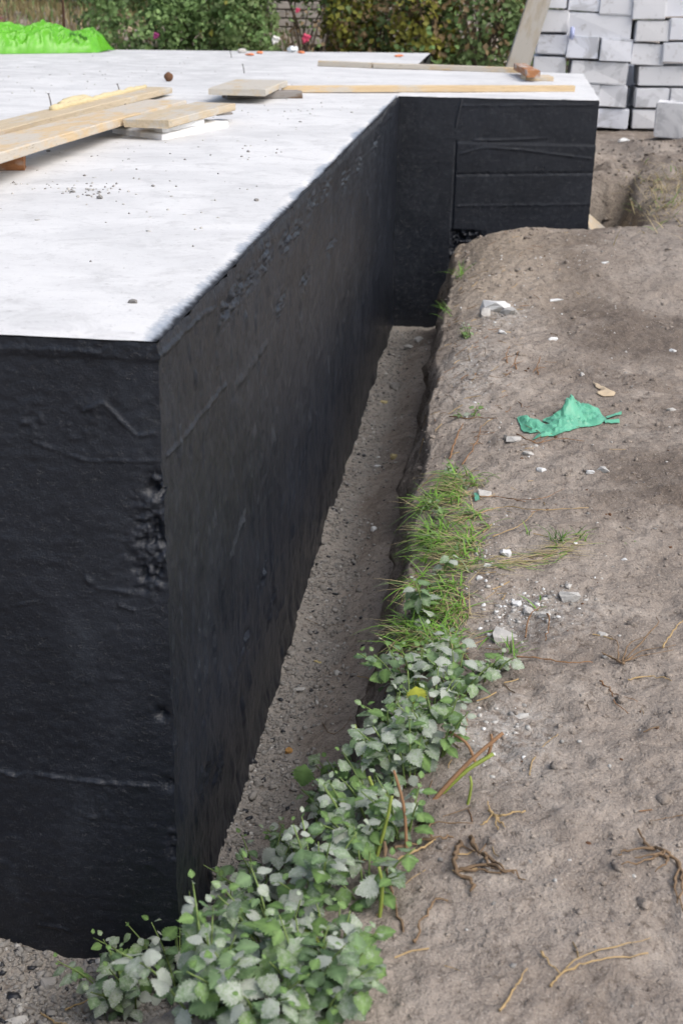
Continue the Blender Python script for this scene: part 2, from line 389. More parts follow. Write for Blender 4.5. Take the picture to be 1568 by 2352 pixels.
def site(u, v):
    """where the sight line through a place in the frame meets the ground"""
    d = ray(u, v); P = CAM + _T[:, None]*d
    below = P[:, 2] <= gz(P[:, 0], P[:, 1])
    i = int(np.argmax(below)) if below.any() else len(_T)-1
    p = P[i].copy(); p[2] = float(gz(p[0], p[1])); return p
def gaxis(stops):
    out = []
    for a, b, st in stops: out += list(np.linspace(a, b, max(2, int(round((b-a)/st))+1))[:-1])
    return np.array(out+[stops[-1][1]])
gx = gaxis([(-150, -20, 20), (-20, -4, 1.5), (-4, -0.7, 0.12), (-0.7, 0.24, 0.012), (0.24, 0.52, 0.006), (0.52, 1.6, 0.012), (1.6, 3.2, 0.03), (3.2, 8, 0.3), (8, 20, 2), (20, 150, 20)])
gy = gaxis([(-60, -4, 6), (-4, -1.1, 0.1), (-1.1, 1.2, 0.011), (1.2, 4, 0.016), (4, 8.6, 0.024), (8.6, 13, 0.08), (13, 20, 0.3), (20, 40, 3), (40, 300, 30)])
X, Y = np.meshgrid(gx, gy, indexing='ij')
Z, D, S, SL = ground_parts(X, Y)
XX = X + SL*0.09*fbm(Z*9, Y*7, 4, 71)*(np.abs(X) < 3)
ground = obj('ground', np.stack([XX, Y, Z], -1).reshape(-1, 3), grid_faces(len(gx), len(gy)), M['soil'])
tag(ground, kind='structure')
setattr_f(ground.data, 'gravel', sst((0.22-D+0.1*fbm(X*6, Y*6, 3, 81))/0.12)*(1-S)*(D < 1))
damp_dark = sst((fbm(X*1.3+3, Y*1.1, 4, 91)+0.02)/0.3)*sst((X-0.75)/0.5)*sst((Y-0.6)/1.0)*sst((6-Y)/1.0)
damp_dark = np.maximum(damp_dark, SL*0.45*sst((Y+0.2)/0.3))  # the steep bank face gets a darker tone as well
setattr_f(ground.data, 'damp_dark', damp_dark)
ds = np.zeros(X.shape)
for u, v, rx, ry in ((1150, 1690, 0.13, 0.16), (1230, 1420, 0.14, 0.14), (1150, 720, 0.15, 0.3), (1080, 850, 0.12, 0.5)):
    p = site(u, v); ds = np.maximum(ds, np.exp(-((X-p[0])/rx)**2-((Y-p[1])/ry)**2))
setattr_f(ground.data, 'dust', ds)
setattr_f(ground.data, 'sandy', S*sst((Y-3.0)/2.0)*np.exp(-((X-0.62)/0.4)**2) + 0.8*sst((Y-6.6)/0.6)*SL)

def gz(x, y):
    """height of the built ground, read back from its grid"""
    x = np.asarray(x, float); y = np.asarray(y, float)
    i = np.clip(np.searchsorted(gx, x)-1, 0, len(gx)-2); j = np.clip(np.searchsorted(gy, y)-1, 0, len(gy)-2)
    a = (x-gx[i])/(gx[i+1]-gx[i]); b = (y-gy[j])/(gy[j+1]-gy[j])
    return (Z[i, j]*(1-a)+Z[i+1, j]*a)*(1-b)+(Z[i, j+1]*(1-a)+Z[i+1, j+1]*a)*b

# ------------------------------------------------------------------ foundation
found = empty('house_foundation', (0, 0, 0), 'black bitumen-coated house foundation with a white concrete slab on top', 'foundation')
ring = [(x, y) for x, y in FOOT]
inset = []
for i in range(len(FOOT)):
    a = FOOT[i-1]; b = FOOT[i]; c = FOOT[(i+1) % len(FOOT)]
    n1 = np.array([(b-a)[1], -(b-a)[0]])/np.linalg.norm(b-a); n2 = np.array([(c-b)[1], -(c-b)[0]])/np.linalg.norm(c-b)
    inset.append(b-(n1+n2)/(1+n1@n2)*0.06)
V = [(*p, -1.75) for p in inset]+[(*p, -0.07) for p in inset]; n = len(inset)
F = [tuple(range(n, 2*n)), tuple(range(n-1, -1, -1))]+[(i, (i+1) % n, n+(i+1) % n, n+i) for i in range(n)]
obj('concrete_core', V, F, M['raw'], found, smooth=False)

def seg_d(U, W, pts):
    best = np.full(U.shape, 1e9)
    for a, b in zip(pts[:-1], pts[1:]):
        e = np.array(b)-np.array(a); t = np.clip(((U-a[0])*e[0]+(W-a[1])*e[1])/(e@e+1e-12), 0, 1)
        best = np.minimum(best, np.hypot(U-a[0]-t*e[0], W-a[1]-t*e[1]))
    return best
def ridge(U, W, pts, width, amp, jig=0.004):
    d = seg_d(U, W, pts) + jig*fbm(U*60, W*60, 2, 7)
    return amp*np.exp(-(d/width)**2)*(0.75+0.8*vn(U*25, W*25, 13))
# front face (y = 0)
fx = np.concatenate([np.linspace(-9, -0.45, 60)[:-1], np.linspace(-0.45, 0, 150)]); fz = np.linspace(-1.62, -0.002, 420)
U, W = np.meshgrid(fx, fz, indexing='ij')
q = lambda u, v: tuple(on_y(u, v, 0.0)[[0, 2]])
def front_relief(U, W):
    h = 0.0035*fbm(U*6, W*6, 3, 101) + 0.0016*fbm(U*45, W*70, 3, 111)
    band = sst((W+0.040+0.004*fbm(U*20, W*0, 2, 3))/0.006); h = h + 0.0035*band + band*0.0022*fbm(U*110, W*110, 2, 121)
    h += ridge(U, W, [q(-200, 796), q(120, 800), q(230, 808)], 0.0035, 0.004)
    h += ridge(U, W, [q(195, 940), q(240, 924), q(278, 962), q(315, 999), q(358, 993)], 0.0028, 0.006)
    h += ridge(U, W, [q(-100, 1010), q(40, 1000), q(150, 1040), q(200, 1056), q(360, 1057)], 0.0024, 0.004)
    h += ridge(U, W, [q(225, 1351), q(297, 1358)], 0.003, 0.006) + ridge(U, W, [q(278, 1390), q(309, 1400)], 0.003, 0.005)
    h += ridge(U, W, [q(200, 1328), q(205, 1333)], 0.006, 0.007)
    h += ridge(U, W, [q(-150, 1420), q(0, 1396), q(98, 1378)], 0.002, 0.003)
    led = [q(-400, 1740), q(0, 1767), q(40, 1778), q(64, 1771), q(187, 1789), q(270, 1796), q(375, 1803)]
    h += ridge(U, W, led, 0.0032, 0.009)
    lw = np.interp(U, [p[0] for p in led], [p[1] for p in led]); h += 0.003*sst((lw-W)/0.005)
    h += ridge(U, W, [q(90, 2118), q(150, 2128), q(170, 2140)], 0.003, 0.004)
    a = q(130, 960); r = np.exp(-((U-a[0])/0.11)**2-((W-a[1])/0.05)**2); h += r*0.009*np.maximum(fbm(U*55, W*75, 2, 131), 0)
    a = q(250, 1860); r = np.exp(-((U-a[0])/0.10)**2-((W-a[1])/0.05)**2); h += r*0.006*np.maximum(fbm(U*70, W*90, 2, 137), 0)
    h += 0.005*np.maximum(fbm(U*16, W*30, 3, 141)-0.22, 0)
    h += 0.004*np.clip(fbm(U*90, W*90, 1, 147)-0.38, 0, 1)*6*0.4
    # broken arris
    for u, v, su, sv, am in ((365, 1125, 0.020, 0.026, -0.026), (352, 1150, 0.020, 0.012, 0.012), (360, 1235, 0.03, 0.05, -0.012), (345, 1320, 0.03, 0.035, -0.012), (372, 1640, 0.012, 0.015, -0.01), (386, 1800, 0.012, 0.012, -0.012), (398, 1930, 0.010, 0.05, -0.008)):
        a = q(u, v); r = np.exp(-((U-a[0])/su)**2-((W-a[1])/sv)**2); h += r*am*(1+1.8*fbm(U*65, W*65, 3, 151))
    a = q(345, 1240); r = np.exp(-((U-a[0])/0.045)**2-((W-a[1])/0.10)**2); h += r*0.012*fbm(U*60, W*80, 3, 161)
    return h
front_U, front_W = U, W
# side face (x = 0), its upper edge rounded over
sy = np.concatenate([np.geomspace(0.05, 6.24, 520)-0.05]); sy[-1] = 6.2
sz = np.concatenate([np.linspace(-1.62, -0.35, 190)[:-1], np.linspace(-0.35, -0.005, 110)])
U, W = np.meshgrid(sy, sz, indexing='ij')
q2 = lambda u, v: tuple(on_x(u, v, 0.0)[[1, 2]])
h = 0.006*fbm(U*3, W*3, 3, 201) + 0.0042*fbm(U*16+W*5, W*7, 4, 211) + 0.0026*fbm(U*45, W*40, 2, 221)
for sd_, fq in ((223, 30), (227, 17)):
    tk = vn(U*fq+W*4, W*fq*0.45-U*3, sd_); h += 0.010*np.clip(tk-0.30, 0, 1)*3 - 0.012*np.clip(vn(U*fq*1.3, W*fq*0.3, sd_+1)-0.36, 0, 1)*3
h += ridge(U, W, [(0.0, -0.028), (0.14, -0.030), (0.34, -0.034), (0.5, -0.05)], 0.005, 0.006)
h += ridge(U, W, [q2(383, 1045), q2(440, 975), q2(516, 880)], 0.0055, 0.006) + ridge(U, W, [q2(540, 887), q2(606, 790)], 0.012, 0.006)
h += ridge(U, W, [q2(523, 1281), q2(561, 1172)], 0.008, 0.006) + ridge(U, W, [q2(632, 1420), q2(655, 1363)], 0.006, 0.005)
h += ridge(U, W, [q2(480, 1600), q2(450, 1720)], 0.006, 0.004) + ridge(U, W, [q2(540, 1560), q2(500, 1700)], 0.005, -0.004)
for u, v in ((516, 708), (545, 668), (576, 636), (610, 590), (653, 556), (681, 527), (715, 470), (745, 435), (793, 411), (821, 375), (860, 330), (640, 700), (700, 640), (760, 560), (620, 1400), (600, 1330), (470, 1790), (500, 1760), (560, 1480)):
    a = q2(u, v); su = 0.05+0.035*a[0]
    r = np.exp(-((U-a[0])/su)**2-((W-a[1])/0.035)**2)
    h += r*(0.020*fbm(U*44/(1+a[0]*0.25), W*75, 3, int(u))-0.002)
h += 0.012*np.maximum(fbm(U*9+3, W*5, 3, 231)-0.30, 0) - 0.018*np.maximum(fbm(U*30, W*8, 2, 241)-0.42, 0)
top = sst((W+0.05+0.02*fbm(U*2.2, U*0, 3, 251))/0.045)
xx = 0.003 + h - 0.006*top*top*(1+0.6*fbm(U*7, U*0+2, 3, 261))
skirt = sst((-1.40-W)/0.12)*0.020*(0.6+fbm(U*5, W*5, 3, 271)); xx = xx + skirt
UU = U.copy()
arris_y = -front_relief(np.zeros(sz.shape), sz)-0.003            # both faces end on one arris line
near = np.exp(-U/0.02); UU = UU + near*np.maximum(arris_y, 0)[None, :]; UU[0, :] = arris_y
wz = W + 0.008*fbm(U*5, U*0+1, 3, 281)*sst((W+0.06)/0.04)*sst(U/0.05)
obj('side_wall', np.stack([xx, UU, wz], -1).reshape(-1, 3), grid_faces(len(sy), len(sz)), M['bitumen'], found)
U, W = front_U, front_W
H = front_relief(U, W)
arris_x = np.interp(fz, sz, xx[0, :]); FX = U + arris_x[None, :]*np.exp(U/0.008)
FY = -H-0.003; FY[-1, :] = np.interp(fz, sz, arris_y)
obj('front_wall', np.stack([FX, FY, W], -1).reshape(-1, 3), grid_faces(len(fx), len(fz)), M['bitumen'], found)
# bay front
A3 = np.array([0.0, 6.19]); B3 = np.array([1.262, 6.27])
bu = np.linspace(0, 1.0, 260); bz = np.linspace(-1.62, -0.004, 240)
U, W = np.meshgrid(bu, bz, indexing='ij')
q3 = lambda u, v: (on_y(u, v, 6.23)[0]/1.262, on_y(u, v, 6.23)[2])
h = 0.004*fbm(U*4, W*4, 3, 301) + 0.0010*fbm(U*40, W*40, 3, 311)
h += ridge(U, W, [q3(1088, 322), q3(1150, 322), q3(1255, 318)], 0.006, 0.006, 0.004) + ridge(U, W, [q3(1060, 352), q3(1110, 338), q3(1200, 345), q3(1355, 366)], 0.006, 0.005, 0.003)
for v0, am in ((400, -0.006), (472, 0.0035), (243, 0.003)):
    h += ridge(U, W, [q3(1050, v0), q3(1366, v0-1)], 0.006, am, 0.008)
h += ridge(U, W, [q3(1060, 228), q3(1052, 260), q3(1046, 290)], 0.004, 0.006, 0.002)
vj = q3(1043, 400); h += ridge(U, W, [(vj[0], -0.28), (vj[0], -0.85)], 0.006, -0.007) + 0.004*sst((U-vj[0])/0.008)*sst((-0.27-W)/0.02)
a = q3(1065, 570); r = sst((U-vj[0]+0.01)/0.02)*sst((-0.83-W)/0.02)*sst((a[0]+0.12-U)/0.1); h += r*(0.05*fbm(U*45, W*45, 3, 331)-0.02)
ed = 0.006*fbm(W*12, W*0, 3, 341)+0.004*fbm(W*50, W*0, 2, 351)
bx = A3[0]+(B3[0]-A3[0])*U + ed*sst((U-0.97)/0.03); by = A3[1]+(B3[1]-A3[1])*U - 0.004 - h
bzz = W + sst((W+0.05)/0.04)*0.006*fbm(U*18, U*0, 3, 361)
obj('bay_wall', np.stack([bx, by, bzz], -1).reshape(-1, 3), grid_faces(len(bu), len(bz)), M['bitumen'], found)
for nm, a, b in (('bay_side_wall', FOOT[3], FOOT[4]), ('bay_back_wall', FOOT[4], FOOT[5]), ('rear_side_wall', FOOT[5], FOOT[6]), ('rear_wall', FOOT[6], FOOT[7])):
    uu = np.linspace(0, 1, 80); zz = np.linspace(-1.3, -0.006, 40); U, W = np.meshgrid(uu, zz, indexing='ij')
    n = np.array([(b-a)[1], -(b-a)[0]])/np.linalg.norm(b-a); h = 0.003+0.006*fbm(U*30, W*12, 3, 371)
    if nm == 'bay_side_wall': h = h*sst(U/0.03)
    obj(nm, np.stack([a[0]+(b-a)[0]*U+n[0]*h, a[1]+(b-a)[1]*U+n[1]*h, W], -1).reshape(-1, 3), grid_faces(80, 40), M['bitumen'], found)
# slab tops
ex = np.concatenate([-np.geomspace(9.3, 0.3, 70), -np.linspace(0.29, 0.1, 14), -np.linspace(0.095, 0, 26)]); 
ty = np.concatenate([np.linspace(0, 0.1, 8)[:-1], np.geomspace(0.1, 12.3, 420)])
U, W = np.meshgrid(ex, ty/12.3, indexing='ij')           # U: metres from the right-hand edge, W: 0..1 front to back
yfar = 12.21 + (U)*(12.21-9.94)/8.9
yy = W*yfar; xr = -0.1*sst((yy-9.2)/0.1)
xw = U*(9.0/9.3) + xr*np.exp(U*2)
dist = -U
e_r = np.where((yy < 6.2) | (yy > 9.2), dist, 9.0)
wd = 0.040+0.014*fbm(yy*2.2, yy*0, 3, 401); drop = 0.009*np.clip((wd-dist)/wd, 0, 1)**1.7*(1+0.25*fbm(yy*9, yy*0, 3, 411))
drop = drop*(yy < 6.17)
zt = 0.004*fbm(xw*0.8, yy*0.8, 3, 421)+0.0015*fbm(xw*7, yy*7, 3, 431) - drop
zt = zt*np.where(yy < 0.02, 0, 1) - 0.0
yy2 = yy + (yy < 1e-6)*0.0
front_edge = (yy < 1e-6)
yy2 = yy2 - front_edge*(0.0035+0.0025*fbm(xw*30, xw*0, 3, 441))
slab = obj('slab', np.stack([xw, yy2, zt], -1).reshape(-1, 3), grid_faces(len(ex), len(ty)), M['slab'], found)
setattr_f(slab.data, 'edge', np.where(yy < 6.2, e_r-0.012, 9)); setattr_f(slab.data, 'old', sst((yy-6.2)/1.2)*sst((-0.7-xw)/0.8))
pu = np.linspace(0, 1, 120); pv = np.concatenate([np.linspace(0, 0.02, 6)[:-1], np.linspace(0.02, 1, 90)])
U, W = np.meshgrid(pu, pv, indexing='ij')
c00, c10, c11, c01 = A3+np.array((-0.004, 0)), B3, FOOT[4], FOOT[5]
PX = (c00[0]*(1-U)+c10[0]*U)*(1-W)+(c01[0]*(1-U)+c11[0]*U)*W; PY = (c00[1]*(1-U)+c10[1]*U)*(1-W)+(c01[1]*(1-U)+c11[1]*U)*W
PY = PY - (W < 1e-6)*(0.010+0.012*fbm(U*14, U*0, 3, 451)); PX = PX + (U > 1-1e-6)*0.008*fbm(W*20, W*0, 3, 461)
ps = obj('bay_slab', np.stack([PX, PY, 0.0015+0.002*fbm(PX*5, PY*5, 3, 471) - 0.006*(W < 1e-6)], -1).reshape(-1, 3), grid_faces(len(pu), len(pv)), M['slab'], found)
setattr_f(ps.data, 'edge', np.full(U.size, 9.0)); setattr_f(ps.data, 'old', np.zeros(U.size))

# ------------------------------------------------------------------ boards, battens and litter on the slab
def board_mesh(L, wd, th, nx=14, warp=0.004, chip=0.004, seed=0):
    """a sawn board along +X from 0 to L, centred in Y, lying on Z = 0, arrises eased, ends a little ragged"""
    rr = np.random.default_rng(seed); e = min(0.004, th*0.15)
    prof = [(-wd/2+e, 0), (wd/2-e, 0), (wd/2, e), (wd/2, th-e), (wd/2-e, th), (-wd/2+e, th), (-wd/2, th-e), (-wd/2, e)]
    V = []; xs = np.linspace(0, L, nx); ph = rr.uniform(0, 6)
    for i, x in enumerate(xs):
        bow = warp*math.sin(x/L*math.pi+ph*0.1)*L
        for (py, pz) in prof:
            dx = rr.uniform(-1, 1)*chip if i in (0, nx-1) else 0
            V.append((x+dx, py+bow*0.4+rr.uniform(-1, 1)*chip*0.25, pz+max(0, bow)+0.0))
    k = len(prof); F = [(i*k+j, i*k+(j+1) % k, (i+1)*k+(j+1) % k, (i+1)*k+j) for i in range(nx-1) for j in range(k)]
    F = [f[::-1] for f in F]
    F += [tuple(range(k)), tuple(range((nx-1)*k+k-1, (nx-1)*k-1, -1))]
    return V, F
def board(name, a, b, wd, th, mat, label, cat='board', group=None, seed=0, warp=0.002, roll=0.0, chip=0.004, parent=None, nx=14):
    a = np.array(a, float); b = np.array(b, float); d = b-a; L = np.linalg.norm(d)
    V, F = board_mesh(L, wd, th, nx, warp, chip, seed)
    me = mesh_np(name, V, F, mat, smooth=False)
    x = Vector(d/L); y = Vector((0, 0, 1)).cross(x).normalized(); z = x.cross(y)
    Mx = Matrix((x, y, z)).transposed().to_4x4()
    if roll: Mx = Mx @ Matrix.Rotation(roll, 4, 'X')
    Mx.translation = Vector(a)
    if parent is None:
        o = link(name, me); o.matrix_world = Mx; tag(o, label, cat, group)
    else:
        o = link(name, me, parent); o.matrix_basis = Matrix.Translation(-Vector(parent.location)) @ Mx
    return o
GB = 'loose boards on the slab'
def mid(p, q_): return (np.array(p)+np.array(q_))/2
# wide plank reaching out of the frame, raised at its near end on a block
z1 = 0.03
pr = mid(on_z(343, 228, z1+0.03), on_z(427, 236, z1+0.03)); pl = mid(on_z(0, 368, 0.10), on_z(-110, 336, 0.10))
dirv = (pl-pr)/np.linalg.norm(pl-pr); pl2 = pl+dirv*0.7
board('plank', pr-[0, 0, 0.03], pl2-[0, 0, 0.03], 0.205, 0.036, M['pine'], 'long wide yellow plank lying nearest the edge of frame on the slab', 'plank', GB, 3, 0.0015)
p = on_z(8, 398, 0.0); board('wood_block', (p[0]-0.11, p[1]+0.10, 0.0), (p[0]+0.03, p[1]+0.14, 0.0), 0.12, 0.062, M['orangewood'], 'brown offcut propping up the near end of the wide yellow plank', 'offcut', seed=4)
# grey plank with foam
a1 = on_z(396, 208, 0.03); a2 = on_z(0, 305, 0.05); dv = (a2-a1)/np.linalg.norm(a2-a1); off = np.array([dv[1], -dv[0], 0]); off = off*(-1 if off[0] > 0 else 1)
wdt = 0.16; c1 = a1+off*wdt/2; c2 = a2+off*wdt/2+dv*0.9
fp = empty('foamed_plank', (c1[0], c1[1], 0), 'grey plank with a bead of dried yellow foam along it', 'plank', GB)
board('plank_body', (c1[0], c1[1], 0.012), (c2[0], c2[1], 0.025), wdt, 0.034, M['grayboard'], None, parent=fp, seed=7)
t = np.linspace(0, 1, 46); ln = np.linalg.norm((a2-a1)[:2])
F0 = np.array([c1[0], c1[1], 0.052])+off*0.0; bead = np.array([F0+dv*(0.12+s*ln*0.62)+off*(0.055-0.03*s)+np.array([0, 0, 0.006*s+0.004*random.uniform(-1, 1)]) for s in t]); bead[:, 2] = 0.054+0.012*t*0.9
Vb, Fb = tube(bead, 0.012+0.008*np.abs(vn(t*18, t*0, 3))*2+0.003*np.sin(t*3.1), 7, rough=0.25); obj('foam_bead', Vb, Fb, M['pufoam'], fp)
V2 = []; blob = bead[30]+off*0.06
Vb, Fb = tube(np.array([blob+dv*s for s in np.linspace(-0.22, 0.25, 9)])-np.array([0, 0, 0.01]), 0.02+0.015*np.sin(np.linspace(0, 3.1, 9)), 7, rough=0.3); obj('foam_smear', Vb, Fb, M['pufoam'], fp)
for s in (0.35, 0.63, 0.80):
    p = c1+dv*ln*s*1.05-off*(wdt/2+0.004); Vn, Fn = tube([(p[0], p[1], 0.028), (p[0]+0.012, p[1]-0.02, 0.032), (p[0]+0.02, p[1]-0.05, 0.028)], 0.0022, 5); obj('nail', Vn, Fn, M['nail'], fp)
a = on_z(228, 288, 0.01); b = on_z(-60, 345, 0.01); board('batten', (a[0]-0.02, a[1], 0.0), (b[0], b[1], 0.0), 0.05, 0.022, M['orangewood'], 'thin reddish batten half hidden between the two long planks', 'batten', seed=9, chip=0.008)
# bent nails standing on the slab
NL = {(119, 247, 219): 'steel nail standing up beside the yellow foam bead, nearer one', (275, 211, 195): 'steel nail standing up beside the far end of the foam bead', (561, 168, 150): 'lone nail standing on the slab behind the stacked boards', (532, 133, 120): 'tiny pale nail standing near the far slab edge'}
for (u, v0, v1), lb in NL.items():
    p = on_z(u, v0, 0.0); h = abs(v0-v1)/FPX*np.linalg.norm(p-CAM)
    Vn, Fn = tube([p-[0, 0, 0.002], p+[-0.004, 0, h*0.5], p+[-0.012, 0.0, h]], [0.004, 0.004, 0.0035], 6)
    hv, hf = tube([p+[-0.012, 0, h-0.002], p+[-0.012, 0, h+0.002]], 0.007, 8)
    o = obj('nail', *join([(Vn, Fn), (hv, hf)]), M['nail'], None, p); tag(o, lb, 'nail', 'nails left in the slab')
# polystyrene sheets with a short board on top
def sheet(poly, z0, z1, mat, name, label, cat, group=None, jig=0.004, parent=None, smooth=False):
    P = []; m = len(poly)
    for i in range(m):
        a, b = np.array(poly[i][:2]), np.array(poly[(i+1) % m][:2]); k = max(1, int(np.linalg.norm(b-a)/0.05))
        for s in range(k): P.append(a+(b-a)*s/k+rng.normal(0, jig, 2))
    c = np.mean(P, axis=0); n = len(P); e = 0.08
    inner = [q_+(c-q_)/max(np.linalg.norm(c-q_), 1e-6)*0.006 for q_ in P]
    V = [(*q_, z0) for q_ in P]+[(*q_, z1-0.004) for q_ in P]+[(*q_, z1) for q_ in inner]
    F = [tuple(range(n-1, -1, -1)), tuple(range(2*n, 3*n))]
    for r_ in range(2): F += [(r_*n+i, r_*n+(i+1) % n, (r_+1)*n+(i+1) % n, (r_+1)*n+i) for i in range(n)]
    ar = sum(P[i][0]*P[(i+1) % n][1]-P[(i+1) % n][0]*P[i][1] for i in range(n))
    if ar < 0: F = [f[::-1] for f in F]
    o = obj(name, V, F, mat, parent, None if parent else (*c, z0), smooth)
    return tag(o, label, cat, group) if parent is None else o
FS = 'polystyrene sheets under the short board'
sheet([on_z(258, 306, .0), on_z(373, 323, .0), on_z(524, 292, .0), on_z(430, 281, 0.0)], 0.001, 0.026, M['foam'], 'polystyrene_sheet', 'lower white polystyrene sheet lying flat on the slab', 'polystyrene', FS)
sheet([on_z(285, 285, .03), on_z(372, 304, .03), on_z(470, 283, .03), on_z(385, 262, 0.03)], 0.0275, 0.052, M['foam'], 'polystyrene_sheet', 'upper white polystyrene sheet right under the short grey board', 'polystyrene', FS)
a = mid(on_z(297, 288, 0.055), on_z(376, 298, 0.055)); b = mid(on_z(455, 248, 0.055), on_z(537, 255, 0.055))
board('short_board', (a[0], a[1], 0.0535), (b[0], b[1], 0.0535), 0.205, 0.034, M['grayboard'], 'short grey board resting on white polystyrene sheets', 'board', GB, 11)
a = on_z(432, 279, 0.0); b = on_z(520, 277, 0.0); board('dark_slat', (a[0]+.12, a[1]+.06, 0.027), (b[0], b[1]+0.05, 0.027), 0.06, 0.012, M['darkboard'], 'dark slat sticking out behind the short grey board', 'slat', seed=12)
# two crossed boards
a = on_z(512, 228, 0.0); b = on_z(684, 226, 0.0); board('lower_board', (a[0], a[1]+0.05, 0.0), (b[0], b[1]+0.06, 0.0), 0.11, 0.042, M['darkboard'], 'dark board lying crosswise under a lighter board', 'board', GB, 14)
a = mid(on_z(497, 215, 0.05), on_z(592, 219, 0.05)); b = mid(on_z(552, 190, 0.06), on_z(650, 191, 0.06))
board('upper_board', (a[0], a[1], 0.0435), (b[0], b[1], 0.0435), 0.33, 0.036, M['grayboard'], 'broad light board laid on top of a dark crosswise board', 'board', GB, 15)
# long battens
a = on_z(648, 206, 0.02); b = on_z(1315, 204, 0.02); board('long_batten', (a[0], a[1], 0.001), (b[0], b[1], 0.001), 0.05, 0.042, M['pine'], 'long pine batten running along the bay edge from the crossed boards', 'batten', GB, 17, 0.0012, nx=24)
a = on_z(732, 152, 0.0); m_ = on_z(858, 157, 0.0); b = on_z(1192, 168, 0.0)
board('long_batten', (a[0], a[1], 0.001), (m_[0]-0.01, m_[1], 0.001), 0.05, 0.045, M['pine'], 'shorter yellow batten at the far end of the rear batten line', 'batten', GB, 18)
board('long_batten', (m_[0], m_[1], 0.001), (b[0], b[1], 0.001), 0.06, 0.042, M['pine'], 'longer pale batten of the rear line ending at the small offcuts', 'batten', GB, 19, nx=20)
a = on_z(1201, 186, 0.0); b = on_z(1265, 187, 0.0); board('offcut', (a[0], a[1]+0.12, 0.001), (b[0], b[1]+0.12, 0.001), 0.24, 0.032, M['pine'], 'flat square pine offcut at the end of the rear batten', 'offcut', GB, 20)
a = on_z(1224, 178, 0.035); b = on_z(1192, 160, 0.035); board('offcut', (a[0], a[1], 0.0335), (b[0], b[1], 0.0335), 0.10, 0.05, M['orangewood'], 'thick orange-ended batten stub on top of the square offcut', 'offcut', GB, 21)
# clod
def lump(c, r, seed=0, sub=2, amp=0.35, flat=1.0, fr=2.0):
    bm = bmesh.new(); bmesh.ops.create_icosphere(bm, subdivisions=sub, radius=1)
    rr = np.random.default_rng(seed); o = rr.uniform(0, 50, 3)
    V = np.array([v.co[:] for v in bm.verts]); F = [[v.index for v in f.verts] for f in bm.faces]; bm.free()
    k = 1+amp*(fbm(V[:, 0]*fr+o[0]+V[:, 2], V[:, 1]*fr+o[1]-V[:, 2]*fr*0.7, 3, seed % 97)*1.6)
    V = V*k[:, None]*np.array(r)*np.array([1, 1, flat]); a = rr.uniform(0, 6.28)
    V[:, :2] = V[:, :2]@np.array([[math.cos(a), -math.sin(a)], [math.sin(a), math.cos(a)]])
    return V+np.array(c), F
p = on_z(388, 187, 0.0); o = obj('soil_clod', *lump((p[0], p[1], 0.030), 0.031, 5, 2, 0.15), M['clod'], None, p); tag(o, 'round brown clod of soil on the white slab', 'clod')

# crumbs swept on the slab
def scatter(name, pts, sizes, mats, mi=None, flat=0.7, sub=1, var=8, seed=1, label=None, cat=None):
    rr = np.random.default_rng(seed); base = []
    for k in range(var):
        bm = bmesh.new(); bmesh.ops.create_icosphere(bm, subdivisions=sub, radius=1)
        V = np.array([v.co[:] for v in bm.verts]); F = np.array([[v.index for v in f.verts] for f in bm.faces]); bm.free()
        V = V*(1+rr.uniform(-0.38, 0.38, (len(V), 1)))*rr.uniform(0.65, 1.3, 3); base.append((V, F))
    AV = []; AF = []; AM = []; o = 0
    for i, (p, s) in enumerate(zip(pts, sizes)):
        V, F = base[i % var]; a = rr.uniform(0, 6.28); ca, sa = math.cos(a), math.sin(a)
        Q = np.stack([V[:, 0]*ca-V[:, 1]*sa, V[:, 0]*sa+V[:, 1]*ca, V[:, 2]*flat], 1)*s+np.array(p)
        AV.append(Q); AF.append(F+o); o += len(V); AM.append(np.full(len(F), 0 if mi is None else mi[i]))
    me = mesh_np(name, np.concatenate(AV), np.concatenate(AF), mats, False, np.concatenate(AM))
    ob = link(name, me); tag(ob, label, cat, kind='stuff'); return ob
pts = []; sz = []
for u, v, su, sv, n in ((185, 433, 40, 9, 60), (240, 440, 30, 10, 40), (60, 425, 60, 10, 30), (330, 330, 60, 20, 25), (450, 420, 120, 60, 60), (590, 300, 60, 40, 40), (300, 155, 170, 18, 130), (120, 180, 120, 20, 90), (730, 255, 60, 14, 40), (480, 250, 160, 50, 90), (350, 560, 160, 80, 25), (270, 400, 160, 40, 60)):
    for _ in range(n):
        uu, vv_ = random.gauss(u, su), random.gauss(v, sv); p = on_z(uu, vv_, 0.0)
        if p[0] > -0.12 or p[1] > 11 or p[1] < 0.2: continue
        pts.append(p); sz.append(0.0035*abs(random.gauss(1, 0.6))+0.0025)
scatter('concrete_crumbs', pts[::2], [q_*0.8 for q_ in sz[::2]], [M['stone'], M['pale']], rng.choice([0, 1], len(pts[::2])), seed=5)
for (u, v, r, lb) in ((112, 349, 0.014, 'small grey stone on the slab below the wide plank'), (318, 313, 0.013, 'grey crumb of concrete just below the polystyrene'), (305, 697, 0.014, 'grey mortar fleck near the front corner of the slab'), (230, 456, 0.016, 'darkest concrete crumb among the crumb heap on the slab'), (589, 462, 0.012, 'single dark crumb midway along the slab edge')):
    p = on_z(u, v, 0.0); o = obj('concrete_crumb', *lump((p[0], p[1], r*0.3), r*0.75, int(u), 1, 0.4, 0.6), M['stone'], None, p, smooth=False); tag(o, lb, 'crumb', 'single crumbs on the slab')

